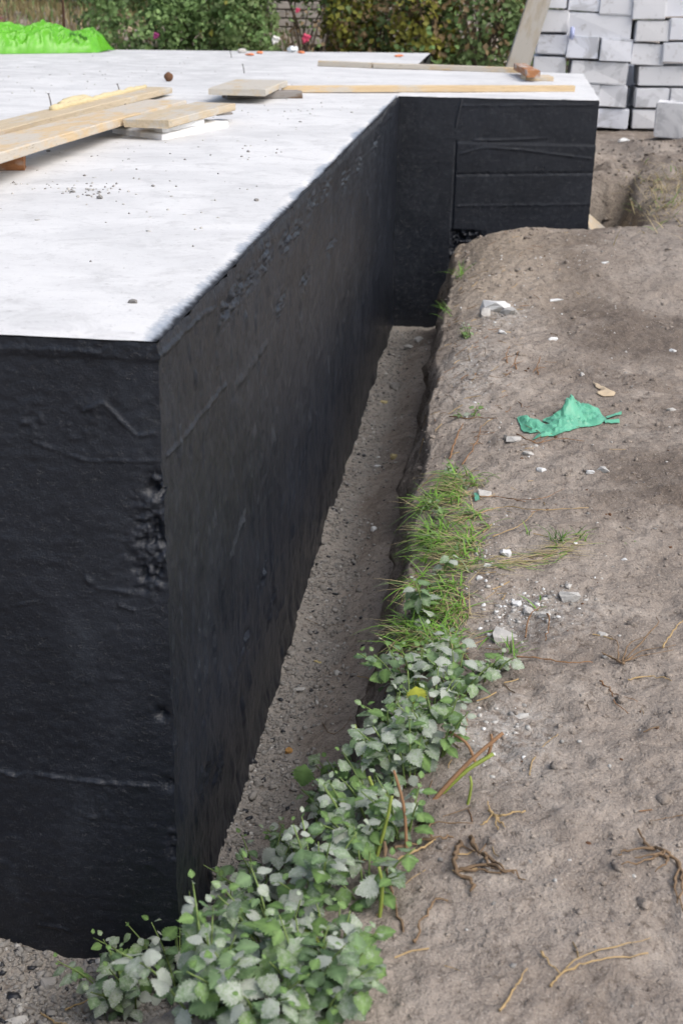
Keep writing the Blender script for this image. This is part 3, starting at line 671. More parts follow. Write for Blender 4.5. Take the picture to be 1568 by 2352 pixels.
# lime green plastic heap at the far side of the slab
g0 = on_z(-140, 126, 0.0); g1 = on_z(232, 121, 0.0)
nu, nv = 170, 64; a = np.linspace(0, 1, nu); b = np.linspace(0, 1, nv); U, W = np.meshgrid(a, b, indexing='ij')
env = np.interp(a, [0, .1, .25, .38, .47, .55, .62, .70, .78, .84, .90, .95, 1], [0.18, .24, .25, .265, .20, .245, .26, .22, .185, .195, .20, .15, 0.01])[:, None]
prof = np.sin(W*math.pi)**0.62
PX = g0[0]+(g1[0]-g0[0])*U; 
r1 = np.abs(vn(U*13+W*3.2, W*3-U*5, 3)); r2 = np.abs(vn(U*27-W*6, W*6+U*4, 5)); r3 = np.abs(vn(U*55+W*14, W*12, 9))
fold = 0.17*(0.25-r1)+0.13*(0.25-r2)+0.05*(0.25-r3)
HZ = env*prof*(1+fold*2.6)
PY = g0[1]+(g1[1]-g0[1])*U + (W-0.12)*0.62 - fold*0.5*prof
lb = empty('plastic_sack_heap', (float(mid(g0, g1)[0]), float(mid(g0, g1)[1]), 0), 'crumpled bright lime green plastic sheeting heaped on the slab', 'plastic sheet')
obj('sheeting', np.stack([PX+0.05*fold*prof, PY, 0.003+np.maximum(HZ, 0)], -1).reshape(-1, 3), grid_faces(nu, nv), M['lime'], lb, smooth=False)
def on_heap(s, w_): 
    i = int(s*(nu-1)); j = int(w_*(nv-1)); return np.array([PX[i, j], PY[i, j], 0.003+max(HZ[i, j], 0)])
for s0, w0_, n in ((0.80, 0.24, 5), (0.865, 0.20, 6), (0.84, 0.12, 3)):
    pa = []
    for k in range(n):
        c = on_heap(s0+k*0.009, w0_-k*0.008)+np.array([0, -0.006, 0.003]); 
        th = np.linspace(0, 6.28, 9); pa.append(tube(np.stack([c[0]+0.011*np.cos(th), c[1]-0.004+0*th, c[2]+0.018*np.sin(th)], 1), 0.0035, 5, False))
    obj('print_mark', *join(pa), M['limeprint'], lb)
# litter on the far slab edge
def crumple(c, r, seed, amp=0.5, flat=0.6): return lump(c, r, seed, 3, amp, flat, 3.2)
p = on_z(672, 120, 0.0); o = obj('plastic_bag', *crumple((p[0], p[1], 0.03), (0.075, 0.05, 0.05), 8), M['clearbag'], None, p); tag(o, 'small crumpled clear plastic bag on the far slab edge', 'plastic bag')
for u, v, sx, lb_ in ((692, 123, 0.035, 'orange scrap touching the clear plastic bag'), (597, 124, 0.03, 'orange scrap between the pale paper and the plastic bag'), (573, 128, 0.045, 'pinkish orange strip lying flat by the far slab edge'), (916, 131, 0.04, 'faint orange streak of tape near the rear batten')):
    p = on_z(u, v, 0.0); o = obj('orange_scrap', *lump((p[0], p[1], 0.012), (sx, 0.03, 0.018), int(u), 2, 0.5, 0.7, 2.6), M['orangebit'], None, p); tag(o, lb_, 'scrap', 'orange scraps at the slab edge')
p = on_z(556, 122, 0.0); o = obj('paper_scrap', *lump((p[0], p[1], 0.02), (0.05, 0.03, 0.035), 77, 2, 0.5, 0.7, 2.6), M['pale'], None, p); tag(o, 'grey paper scrap at the far edge of the slab', 'paper')

# ------------------------------------------------------------------ block stack
YB = 10.35
pxs = lambda sx: 1159.2+sx*0.2609
BL = [ # sx0, sx1, sy0, sy1, deep?, label
 (262, 552, -130, 78, 1, 'topmost visible block at the outer edge of the left stack'), (556, 838, -105, 104, 1, 'middle block in the top course of the left stack'), (842, 1128, -80, 138, 1, 'inner block in the top course of the left stack'),
 (265, 548, 84, 290, 1, 'square-ended outer block in the second course of the left stack'), (552, 1112, 112, 345, 0, 'long chipped block in the second course beside the bluish film'),
 (290, 560, 296, 488, 1, 'square-ended outer block in the third course of the left stack'), (556, 828, 318, 524, 1, 'grey-stained block in the third course of the left stack'), (832, 1108, 338, 548, 1, 'tan-stained inner block in the third course of the left stack'),
 (255, 532, 492, 690, 1, 'outer block just above the slab corner in the fourth course'), (578, 1076, 530, 745, 0, 'long clean bluish-white block in the fourth course of the left stack'),
 (540, 815, 735, 930, 1, 'block mostly hidden behind the slab corner in the fifth course'), (820, 1078, 752, 948, 1, 'inner block in the fifth course of the left stack'),
 (552, 824, 945, 1130, 1, 'block behind the bay wall at the base of the left stack'), (828, 1088, 952, 1140, 1, 'lowest visible block of the left stack next to the bay'),
 (1122, 1404, -70, 176, 1, 'smeared block in the top course of the right stack'), (1408, 1690, -90, 152, 1, 'outer block in the top course of the right stack'),
 (1145, 1440, 178, 374, 1, 'cracked block in the second course of the right stack'), (1444, 1730, 158, 362, 1, 'outer block in the second course of the right stack'),
 (1105, 1388, 378, 580, 1, 'block overhanging the dark gap in the third course of the right stack'), (1404, 1690, 366, 560, 1, 'grey-smeared outer block in the third course of the right stack'),
 (1182, 1720, 574, 766, 0, 'long block above the loose block in the fourth course of the right stack'),
 (1145, 1432, 772, 958, 1, 'pitted block in the fifth course of the right stack'), (1440, 1725, 770, 958, 1, 'block with a dark spot behind the loose upright block'),
 (1132, 1412, 962, 1142, 1, 'lowest block of the right stack beside the dark gap'), (1418, 1700, 962, 1142, 1, 'lowest block mostly hidden behind the loose upright block'),
 (960, 1250, 570, 765, 2, 'rear block added to darken the fourth-course gap between both stacks'), (960, 1250, 768, 955, 2, 'rear block added to darken the fifth-course gap between both stacks'), (960, 1250, 958, 1140, 2, 'rear block added to darken the bottom of the gap between both stacks'),  # unseen rear blocks, added to close the gap so it stays dark
]
def block_mesh(lx, ly, lz, seed):
    bm = bmesh.new(); bmesh.ops.create_cube(bm, size=1)
    for v in bm.verts: v.co = Vector((v.co.x*lx, v.co.y*ly, v.co.z*lz))
    bmesh.ops.bevel(bm, geom=bm.edges[:], offset=0.008, segments=2, affect='EDGES')
    rr = random.Random(seed)
    for v in bm.verts:
        v.co += Vector((rr.uniform(-1, 1), rr.uniform(-1, 1), rr.uniform(-1, 1)))*0.005
    k = rr.choice(list(bm.verts)); 
    for v in bm.verts:
        if (v.co-k.co).length < 0.02: v.co *= 0.955
    me = bpy.data.meshes.new('concrete_block'); bm.to_mesh(me); bm.free(); me.materials.append(M['block']); return me
for i, (a, b, c, d, deep, lb_) in enumerate(BL):
    dy = random.uniform(-0.035, 0.04)+(0.66 if deep == 2 else 0)
    p0 = on_y(pxs(a), c*0.2609, YB+dy); p1 = on_y(pxs(b), d*0.2609, YB+dy)
    lx = p1[0]-p0[0]-0.006; lz = p0[2]-p1[2]-0.004; ly = 0.57
    o = link('concrete_block', block_mesh(lx, ly, lz, i)); o.location = ((p0[0]+p1[0])/2, YB+dy+ly/2, (p0[2]+p1[2])/2)
    o.rotation_euler = (0, math.radians((1.9 if not deep else 0.9+random.uniform(-.5, .5)) if a < 1115 else -1.1+random.uniform(-.4, .4)), math.radians(random.uniform(-3, 3)))
    tag(o, 'white aerated concrete '+lb_ if not lb_.startswith(('block', 'long')) else lb_.replace('block', 'white aerated block', 1), 'block', 'aerated concrete blocks in two stacks')
p0 = on_y(pxs(1352), 905*0.2609, 9.5); p1 = on_y(pxs(1640), 1222*0.2609, 9.5)
o = link('concrete_block', block_mesh(p1[0]-p0[0], 0.2, p0[2]-p1[2], 99)); o.location = ((p0[0]+p1[0])/2, 9.6, (p0[2]+p1[2])/2+0.0); o.rotation_euler = (0.03, 0.02, -0.22)
tag(o, 'loose white block standing on the soil in front of the stacks', 'block')
p = on_y(1313, 77, YB-0.05); o = obj('film_scrap', *crumple((p[0], p[1]+0.02, p[2]), (0.022, 0.02, 0.055), 9, 0.4, 1.0), M['bluefilm'], None, p); tag(o, 'bluish scrap of film stuffed between the two block stacks', 'film')
# sheet leaning on the stack
a = on_y(1180, 172, 9.9); b = on_y(1248, -40, 10.2); zz = float(gz(a[0], a[1]))
d = np.array(b)-np.array(a); foot = np.array(a)+d*((zz-a[2])/d[2])
board('leaning_board', foot, b+d*0.5, 0.22, 0.03, M['shadeboard'], 'grey board leaning against the outer side of the block stack', 'board', seed=31, roll=math.radians(62))
# formwork board left in the pit beside the bay
p0 = np.array((1.30, 6.10, -1.10)); 
board('formwork_board', (1.44, 5.85, -1.06), (1.40, 7.6, -0.98), 0.30, 0.03, M['grayboard'], 'pale form board leaning against the bay wall in the pit', 'board', seed=33, roll=math.radians(38))

# ================================================================== BEHIND THE SLAB
def foliage(n, c, r, size, seed, shell=0.55, droop=0.0, aspect=0.62):
    """N small leaf faces spread through an uneven ellipsoid"""
    rr = np.random.default_rng(seed)
    u = rr.normal(size=(n, 3)); u /= np.linalg.norm(u, axis=1)[:, None]
    lob = 1+0.45*(fbm(u[:, 0]*2.3+seed, u[:, 1]*2.3+u[:, 2]*1.7, 3, seed))
    rad = lob*(shell+(1-shell)*rr.random(n)**0.6)
    P = np.array(c)+u*rad[:, None]*np.array(r)
    cl = fbm(P[:, 0]*3.5, P[:, 2]*3.5+P[:, 1]*2, 2, seed+5); keep = cl > -0.22; P = P[keep]; u = u[keep]; m = len(P)
    nrm = u*0.7+rr.normal(size=(m, 3))*0.6+np.array([0, 0, 0.45]); nrm /= np.linalg.norm(nrm, axis=1)[:, None]
    ax = np.cross(nrm, rr.normal(size=(m, 3))); ax /= np.linalg.norm(ax, axis=1)[:, None]+1e-9; ay = np.cross(nrm, ax)
    s = (size*rr.uniform(0.6, 1.35, m))[:, None]
    tip = P+ax*s; base = P-ax*s*0.8-nrm*s*0.15; l = P+ay*s*aspect+nrm*s*0.22; q_ = P-ay*s*aspect+nrm*s*0.22
    V = np.stack([base, l, tip, q_], 1).reshape(-1, 3); i = np.arange(m)*4
    F = np.concatenate([np.stack([i, i+2, i+1], 1), np.stack([i, i+3, i+2], 1)])
    return V, F
def shrub(name, label, cat, c, r, n, size, mats, seed, group='shrubs behind the slab', stems=5, flowers=()):
    c = np.array(c, float); g = float(gz(c[0], c[1])); root = empty(name, (c[0], c[1], g), label, cat, group)
    rr = random.Random(seed); pa = []
    for k in range(stems):
        a = rr.uniform(0, 6.28); e = c+np.array([math.cos(a)*r[0]*0.7, math.sin(a)*r[1]*0.6, rr.uniform(0.2, 0.9)*r[2]])
        st = np.array([c[0]+rr.uniform(-.2, .2)*r[0], c[1]+rr.uniform(-.1, .1), g-0.05]); md = (st+e)/2+np.array([rr.uniform(-.1, .1), 0, 0.12])
        pa.append(tube(spline([st, md, e], 8), np.linspace(0.016, 0.005, 8), 5))
    obj('trunk', *join(pa), M['bark'], root)
    parts = [foliage(int(n*f), c, r, size, seed+j*7) for j, (mt, f) in enumerate(mats)]
    for j, ((mt, f), (V, F)) in enumerate(zip(mats, parts)):
        o = obj('crown', V, F, mt, root, smooth=False); o['kind'] = 'stuff'
    for (p, rad, mt, nm) in flowers:
        pet = []
        for k in range(9):
            a = k*2.4; d = np.array([math.cos(a), -0.5, math.sin(a)])*rad*(0.35+0.07*k)
            pet.append(lump(np.array(p)+d, (rad*0.55, rad*0.3, rad*0.55), k+3, 1, 0.2))
        obj(nm, *join(pet), mt, root)
    return root
B = M['bush']; BD = M['bushdark']; BY = M['bushyellow']; BB = M['bushbrown']
pt = lambda u, v, y: tuple(on_y(u, v, y))
shrub('hedge_shrub', 'leafy green bush directly behind the lime plastic end of the slab', 'shrub', on_y(330, 60, 14.3), (0.85, 0.6, 0.85), 4200, 0.042, [(B, 0.8), (BD, 0.35)], 3, flowers=[(pt(358, 82, 13.65), 0.035, M['petalpurple'], 'purple_flower'), (pt(298, 68, 13.5), 0.03, M['deadleaf'], 'withered_flower')])
shrub('hedge_shrub', 'bright green bush in the middle behind the slab', 'shrub', on_y(470, 40, 14.6), (0.85, 0.6, 1.0), 4600, 0.042, [(B, 0.9), (BD, 0.3), (BY, 0.06)], 5, flowers=[(pt(592, 122, 13.6), 0.02, M['petalpink'], 'pink_flower')])
shrub('hedge_shrub', 'darker green bush next to the stone wall', 'shrub', on_y(558, 70, 14.4), (0.48, 0.5, 0.75), 3000, 0.038, [(B, 0.5), (BD, 0.6)], 7, flowers=[(pt(632, 92, 13.7), 0.045, M['petalwhite'], 'white_flower')])
shrub('rose_bush', 'thin rose bush with pink blooms in front of the stone wall', 'rose bush', on_y(715, 90, 14.8), (0.38, 0.35, 0.5), 520, 0.032, [(B, 0.6), (BB, 0.35)], 9, stems=9, flowers=[(pt(702, 88, 14.3), 0.05, M['petalpink'], 'pink_flower'), (pt(683, 24, 14.3), 0.028, M['petalpink'], 'pink_flower')])
shrub('drooping_shrub', 'dark long-leaved branches hanging in front of the stone wall', 'shrub', on_y(700, -58, 15.0), (0.7, 0.4, 0.34), 1000, 0.075, [(BD, 1.0)], 11, stems=3)
shrub('yellow_shrub', 'yellowing shrub right of the stone wall', 'shrub', on_y(800, 30, 15.0), (0.36, 0.4, 0.55), 1400, 0.045, [(BY, 0.65), (BB, 0.25), (BD, 0.3)], 13, stems=8)
shrub('brown_shrub', 'withered brownish shrub with bare twigs behind the rear batten', 'shrub', on_y(880, 60, 15.2), (0.65, 0.5, 0.85), 2800, 0.045, [(BB, 0.45), (BD, 0.55), (BY, 0.25)], 15, stems=14)
shrub('yellow_shrub', 'yellow green shrub behind the far slab corner', 'shrub', on_y(985, 50, 14.6), (0.42, 0.4, 0.75), 2000, 0.045, [(BY, 0.5), (BB, 0.3), (B, 0.3)], 17, stems=8)
shrub('thicket_shrub', 'dark thicket beside the leaning grey board', 'shrub', on_y(1110, 30, 14.8), (0.75, 0.6, 1.05), 4600, 0.045, [(BD, 0.9), (B, 0.15), (BB, 0.22)], 19, stems=16)
shrub('thicket_shrub', 'dark thicket behind the block stack', 'shrub', on_y(1300, 10, 15.5), (1.1, 0.6, 1.1), 3500, 0.05, [(BD, 0.9), (BB, 0.2)], 21, stems=8)
shrub('thicket_shrub', 'tall dark hedge far behind the slab', 'shrub', on_y(900, -20, 17.2), (2.4, 0.6, 1.7), 7000, 0.06, [(BD, 0.9), (BB, 0.25)], 23, stems=10)
shrub('thicket_shrub', 'tall dark hedge behind the green bushes', 'shrub', on_y(420, -30, 17.6), (1.6, 0.6, 1.6), 5000, 0.06, [(BD, 1.0), (B, 0.2)], 25, stems=8)
# stone wall
wl = on_y(600, 120, 16.4); wr = on_y(800, 120, 16.4); gw = float(gz(wl[0], 16.4))-0.05
wall = empty('stone_wall', ((wl[0]+wr[0])/2, 16.4, gw), 'grey-brown wall of coursed stone blocks glimpsed between the shrubs', 'wall')
x0, x1 = float(wl[0]), float(wr[0])+0.2
V = [(x0, 16.415, gw), (x1, 16.415, gw), (x1, 16.75, gw), (x0, 16.75, gw)]; V += [(a, b, 1.15) for a, b, _ in V]
obj('mortar_bed', V, [(0, 1, 5, 4), (1, 2, 6, 5), (2, 3, 7, 6), (3, 0, 4, 7), (4, 5, 6, 7)], M['mortar'], wall, smooth=False)
bw, bh = 0.225, 0.098
bms = []
for k in range(4):
    bm = bmesh.new(); bmesh.ops.create_cube(bm, size=1)
    for v in bm.verts: v.co = Vector((v.co.x*bw, v.co.y*0.06, v.co.z*bh))
    bmesh.ops.bevel(bm, geom=bm.edges[:], offset=0.010, segments=1, affect='EDGES'); rr = random.Random(k)
    for v in bm.verts: v.co += Vector((rr.uniform(-1, 1)*0.006, rr.uniform(-1, 1)*0.006, rr.uniform(-1, 1)*0.005))
    me = bpy.data.meshes.new('brick'); bm.to_mesh(me); bm.free(); me.materials.append(M['brick']); bms.append(me)
row = 0; z = -0.05
while z < 1.1:
    x = x0+(bw/2+0.006)*(row % 2)+bw/2
    while x < x1-bw/2:
        o = link('brick', bms[random.randrange(4)], wall); o.location = (x-wall.location.x, -0.012+random.uniform(-0.006, 0.006), z-gw); x += bw+0.014
    z += bh+0.014; row += 1
# left background: withered meadow, rusty post, dark shed wall with posts
pts = []
rr = np.random.default_rng(40); n = 13000
bx = rr.uniform(-9.5, -2.2, n); by = 12.4+rr.random(n)**0.8*6.5; bz = gz(bx, by)
L = rr.uniform(0.05, 0.20, n)*(0.6+0.8*(fbm(bx*0.8, by*0.8, 2, 3)+0.4)); a = rr.uniform(0, 6.28, n); lean = rr.uniform(0.1, 0.7, n)*L; wv = rr.uniform(0.006, 0.013, n)
B0 = np.stack([bx, by, bz-0.02], 1); side = np.stack([np.cos(a+1.57), np.sin(a+1.57), 0*a], 1)*wv[:, None]; dl = np.stack([np.cos(a)*lean, np.sin(a)*lean, L], 1)
V = np.stack([B0-side, B0+side, B0+dl*0.55+side*0.8, B0+dl*0.55-side*0.8, B0+dl], 1).reshape(-1, 3); i = np.arange(n)*5
F = np.concatenate([np.stack([i, i+1, i+2], 1), np.stack([i, i+2, i+3], 1), np.stack([i+3, i+2, i+4], 1)])
o = obj('meadow_grass', V, F, [M['weedbrown'], M['bush'], M['grassdry']], smooth=False, mi=np.tile(rr.choice([0, 1, 2], n, p=[0.72, 0.16, 0.12]), 3)); tag(o, kind='stuff')
p = on_y(150, 80, 13.4); g = float(gz(p[0], 13.4)); o = obj('rusty_post', *tube([(p[0], 13.4, g-0.1), (p[0]-0.005, 13.4, 0.6), (p[0]-0.012, 13.4, 1.5)], 0.014, 8), M['rust'], None, (p[0], 13.4, g)); tag(o, 'thin rusty steel post standing behind the lime plastic heap', 'post')
p = on_y(2, 50, 13.9); shrub('flower_plant', 'spindly plant with a purple bloom at the frame edge', 'flower', p, (0.14, 0.14, 0.2), 90, 0.03, [(BB, 1)], 27, stems=4, flowers=[(tuple(p), 0.05, M['petalpurple'], 'purple_flower')])
sh = empty('garden_shed', tuple(on_y(80, 20, 19.5)*[1, 1, 0]+[0, 0, 0.2]), 'dark teal plank shed wall with posts beyond the meadow', 'shed')
xl = on_y(-260, 10, 19.5)[0]; xr_ = on_y(330, 10, 19.5)[0]; x = xl; k = 0
while x < xr_:
    V, F = board_mesh(2.4, 0.155, 0.02, 3, 0, 0, k); k += 1
    o = link('plank', mesh_np('plank', V, F, M['teal'], False), sh); o.rotation_euler = (math.pi/2, -math.pi/2, 0); o.location = (x-sh.location.x, 0, -0.35); x += 0.165
for u, wv_, mt, nm in ((49, 0.055, 'ochre', 'ochre_post'), (107, 0.045, 'teal', 'teal_post'), (120, 0.05, 'rust', 'brown_post'), (183, 0.12, 'graypost', 'concrete_post')):
    x = on_y(u, 10, 19.3)[0]; V, F = board_mesh(2.4, wv_*2, 0.08, 3, 0, 0.002, u); o = link(nm, mesh_np(nm, V, F, M[mt], False), sh); o.rotation_euler = (math.pi/2, -math.pi/2, 0); o.location = (x-sh.location.x, -0.1, -0.35)

# ================================================================== TRENCH AND BANK
# gravel and crumbs
rr = np.random.default_rng(60)
def ground_cloud(n, x0, x1, y0, y1, keep, seed, pw=1.0):
    r_ = np.random.default_rng(seed); x = r_.uniform(x0, x1, n); y = y0+(y1-y0)*r_.random(n)**pw
    z, d, s, sl = ground_parts(x, y); k = keep(x, y, d, s, sl, r_.random(n)); return np.stack([x, y, z], 1)[k], d[k]
P1, d1 = ground_cloud(22000, 0.0, 0.34, -0.2, 6.1, lambda x, y, d, s, sl, r_: (d > 0.004) & (r_ < np.exp(-(d/0.14)**2)*(0.35+1.2*(fbm(x*5, y*5, 2, 7)+0.4))), 61, 1.6)
P2, d2 = ground_cloud(9000, -0.6, 0.25, -0.45, 0.0, lambda x, y, d, s, sl, r_: (d > 0.004) & (s < 0.5) & (r_ < 0.75), 62)
PG = np.concatenate([P1, P2]); szs = 0.0032+0.0075*rr.random(len(PG))**2.6
szs *= np.where(rr.random(len(PG)) < 0.025, 1.9, 1.0)
scatter('gravel', PG+np.stack([0*szs, 0*szs, szs*0.15], 1), szs, [M['gravel'], M['pale'], M['blackbit'], M['stone']], rr.choice([0, 1, 2, 3], len(PG), p=[0.72, 0.045, 0.055, 0.18]), 0.6, 1, 10, 63)
PC, _ = ground_cloud(26000, 0.2, 2.4, -1.0, 6.0, lambda x, y, d, s, sl, r_: (d > 0.12) & (r_ < 0.25+1.1*np.clip(fbm(x*3.5, y*3.5, 3, 17), 0, 1)), 64, 1.5)
szs = 0.0016+0.0055*rr.random(len(PC))**3.2
scatter('soil_crumbs', PC, szs, [M['soil'], M['stone'], M['pale'], M['clod']], rr.choice([0, 1, 2, 3], len(PC), p=[0.865, 0.06, 0.045, 0.03]), 0.7, 1, 8, 65)
PK, _ = ground_cloud(9000, 0.22, 3.2, -0.9, 9.5, lambda x, y, d, s, sl, r_: (s > 0.15) & (r_ < 0.05+0.55*sl+0.35*np.exp(-((d-0.47)/0.07)**2)+0.5*sst((y-6.3)/0.5)*sst((x-1.3)/0.2)+0.16*(fbm(x*2, y*2, 2, 19) > 0.15)), 68, 1.2)
szs = 0.004+0.013*rr.random(len(PK))**3.0; szs *= 1+0.5*sst((PK[:, 1]-3)/4)
scatter('soil_clods', PK, szs, [M['soil']], None, 0.65, 2, 12, 69)
PM = []; r2_ = random.Random(66)
for u, v, su, sv, n in ((1210, 1395, 50, 28, 170), (1160, 1440, 40, 25, 60), (1150, 715, 40, 20, 80), (1120, 1290, 25, 60, 60), (1310, 1360, 40, 25, 40), (1090, 850, 25, 60, 80), (1180, 1010, 50, 25, 40), (1450, 320, 60, 12, 60), (1150, 1680, 60, 40, 70), (960, 790, 22, 12, 40), (840, 1000, 15, 60, 60), (1180, 620, 60, 30, 90), (1320, 600, 50, 20, 50), (1400, 760, 90, 60, 50)):
    for _ in range(n): PM.append(site(r2_.gauss(u, su), r2_.gauss(v, sv)))
PM = np.array(PM); szs = 0.002+0.0065*rr.random(len(PM))**2.5
scatter('mortar_crumbs', PM, szs, [M['pale'], M['white'], M['stone']], rr.choice([0, 1, 2], len(PM), p=[0.6, 0.2, 0.2]), 0.6, 1, 8, 67)
# straw litter
def litter(name, n, keep, mats, p, seed, box, L=(0.02, 0.07), lift=0.002, w_=0.0011):
    PL, _ = ground_cloud(n, *box, keep, seed); r_ = np.random.default_rng(seed+1); AV = []; AF = []; AM = []; o = 0
    for q_ in PL:
        l = r_.uniform(*L); a = r_.uniform(0, 6.28); bend = r_.uniform(-0.5, 0.5); c = []
        for s in (-0.5, 0, 0.5):
            x = q_[0]+math.cos(a+bend*s)*l*s; y = q_[1]+math.sin(a+bend*s)*l*s; c.append((x, y, 0))
        z = gz([k[0] for k in c], [k[1] for k in c]); c = [(k[0], k[1], zz+lift+r_.random()*0.003) for k, zz in zip(c, z)]
        V, F = tube(c, w_*r_.uniform(0.6, 1.6), 3, False); AV += [tuple(v) for v in V]; AF += [tuple(i+o for i in f) for f in F]; o += len(V); AM += [r_.choice(len(mats), p=p)]*len(F)
    ob = obj(name, AV, AF, mats, smooth=False, mi=AM); tag(ob, kind='stuff')
litter('straw_litter', 1300, lambda x, y, d, s, sl, r_: (s > 0.6) & (r_ < np.exp(-((d-0.5)/0.28)**2)), [M['straw'], M['redstalk'], M['rootw']], [0.5, 0.25, 0.25], 70, (0.25, 1.9, -0.8, 5.5))

# rubble, each piece a thing
RUB = [ # u, v, width px, height px, material, seed, name, label
 (1135, 700, 70, 48, 'white', 1, 'plaster_lump', 'largest crumpled white plaster lump on the bank beside the bay'),
 (1170, 712, 46, 34, 'pale', 2, 'plaster_lump', 'pinkish grey lump leaning on the white plaster lump'),
 (1112, 715, 36, 24, 'pale', 3, 'plaster_lump', 'flat grey lump at the foot of the white plaster lump'),
 (1150, 764, 26, 14, 'white', 4, 'plaster_chip', 'oval white chip just below the plaster lumps'),
 (1278, 692, 38, 8, 'white', 5, 'plaster_splinter', 'long thin white splinter lying on dark soil'),
 (1268, 778, 28, 12, 'white', 6, 'plaster_chip', 'white chip in the middle of the upper bank'),
 (1334, 860, 20, 14, 'pale', 7, 'mortar_chip', 'small grey chip above the mint green film'),
 (1543, 806, 18, 10, 'white', 8, 'plaster_chip', 'bright white chip near the frame edge on the upper bank'),
 (1540, 942, 26, 10, 'pale', 9, 'mortar_chip', 'flat grey flake near the frame edge beside the film'),
 (1178, 1010, 40, 22, 'pale', 10, 'mortar_lump', 'elongated grey lump touching the lower tip of the mint film'),
 (1160, 1006, 14, 28, 'stone', 11, 'stone_splinter', 'slim grey splinter beside the lump at the mint film'),
 (1212, 1038, 30, 16, 'pale', 12, 'mortar_lump', 'rough grey lump below the mint green film'),
 (1240, 1077, 30, 16, 'white', 13, 'plaster_chip', 'white oval chip in the middle of the bank'),
 (1356, 1083, 24, 14, 'white', 14, 'plaster_chip', 'white half of the pair of chips on the open soil'),
 (1385, 1077, 34, 18, 'pale', 15, 'mortar_lump', 'grey half of the pair of chips on the open soil'),
 (1110, 1130, 38, 28, 'pale', 16, 'mortar_lump', 'grey cubic lump among the grass tips'),
 (1160, 1268, 32, 20, 'white', 17, 'plaster_chip', 'white chip on the bank edge at the middle of the grass'),
 (1122, 1298, 28, 12, 'white', 18, 'plaster_chip', 'flat white wedge buried in the dry grass'),
 (1100, 1328, 22, 14, 'white', 19, 'plaster_chip', 'small white chip below the flat white wedge'),
 (1308, 1366, 52, 34, 'pale', 20, 'mortar_slab', 'flat square piece of pale mortar on the bank'),
 (1305, 1344, 30, 14, 'pale', 21, 'mortar_lump', 'crumbly lump just behind the square mortar piece'),
 (1213, 1400, 34, 24, 'pale', 22, 'mortar_lump', 'pointed grey lump in the rubble patch'),
 (1249, 1410, 32, 18, 'pale', 23, 'mortar_lump', 'round grey lump beside the pointed one in the rubble patch'),
 (1186, 1385, 28, 18, 'white', 24, 'plaster_chip', 'whitish chip at the back of the rubble patch'),
 (1155, 1455, 64, 50, 'pale', 25, 'mortar_slab', 'biggest pale mortar chunk with a green grass blade across it'),
 (1382, 1456, 26, 14, 'pale', 26, 'mortar_chip', 'lone pale chip on bare soil level with the big mortar chunk'),
 (1320, 1248, 10, 8, 'white', 27, 'plaster_chip', 'tiny white chip beside the small green tuft'),
 (1432, 1284, 16, 8, 'white', 28, 'plaster_chip', 'tiny white chip alone on the open soil'),
 (906, 886, 28, 26, 'stone', 29, 'round_stone', 'round grey stone on the trench floor'),
 (858, 1215, 20, 20, 'white', 30, 'plaster_chip', 'bright white chip on the trench floor'),
 (867, 1070, 18, 12, 'white', 31, 'plaster_chip', 'white chip by the wall foot in the trench'),
 (688, 1583, 34, 14, 'pale', 32, 'mortar_chip', 'flat pale flake on the trench gravel'),
 (940, 795, 26, 16, 'pale', 33, 'mortar_lump', 'pale rubble at the far end of the trench'),
 (962, 778, 24, 16, 'pale', 34, 'mortar_lump', 'pale rubble nearest the bay wall in the trench'),
 (903, 1049, 18, 20, 'mortarmix', 35, 'foam_crumb', 'yellow foam crumb in the middle of the trench'),
 (880, 924, 24, 10, 'mortarmix', 36, 'foam_crumb', 'elongated yellow foam crumb beside the round stone'),
 (730, 1519, 22, 8, 'mortarmix', 37, 'foam_crumb', 'pale yellow foam crumb in the near trench'),
 (664, 1722, 22, 18, 'crust', 38, 'bread_crust', 'small orange brown crust on the trench gravel'),
 (757, 1356, 14, 10, 'blackbit', 39, 'bitumen_drop', 'black drop of bitumen on the trench floor'),
 (235, 2252, 12, 14, 'white', 40, 'plaster_chip', 'white chip at the foot of the front wall'),
 (150, 2250, 10, 8, 'white', 41, 'plaster_chip', 'second tiny white chip at the foot of the front wall'),
 (110, 2255, 40, 34, 'stone', 42, 'mortar_lump', 'grey clod of mortar in front of the black wall'),
 (30, 2345, 70, 26, 'pale', 43, 'mortar_lump', 'pale concrete lump at the very corner of the frame'),
 (1200, 1642, 40, 12, 'pale', 44, 'mortar_chip', 'pale dusty flake on the bank below the yellow leaf'),
 (1390, 606, 22, 10, 'white', 45, 'plaster_chip', 'white chip on the crest of the mound'),
 (1430, 320, 34, 14, 'white', 46, 'plaster_chip', 'pale rubble beside the base of the block stack'),
]
def chunk(seed, slabby=False):
    """an angular broken piece of about unit radius"""
    r_ = np.random.default_rng(seed); n = 22
    P = r_.normal(size=(n, 3)); P /= np.linalg.norm(P, axis=1)[:, None]; P = np.sign(P)*np.abs(P)**(0.5 if slabby else 0.8)*r_.uniform(0.62, 1.08, (n, 1))
    bm = bmesh.new()
    for q_ in P: bm.verts.new(q_)
    bmesh.ops.convex_hull(bm, input=bm.verts[:]); bmesh.ops.delete(bm, geom=[v for v in bm.verts if not v.link_faces], context='VERTS')
    bmesh.ops.triangulate(bm, faces=bm.faces[:])
    bmesh.ops.subdivide_edges(bm, edges=bm.edges[:], cuts=1, use_grid_fill=True)
    for v in bm.verts: v.co += Vector(r_.normal(size=3))*0.035
    bm.verts.index_update(); V = np.array([v.co[:] for v in bm.verts]); F = [tuple(v.index for v in f.verts) for f in bm.faces]; bm.free(); return V, F
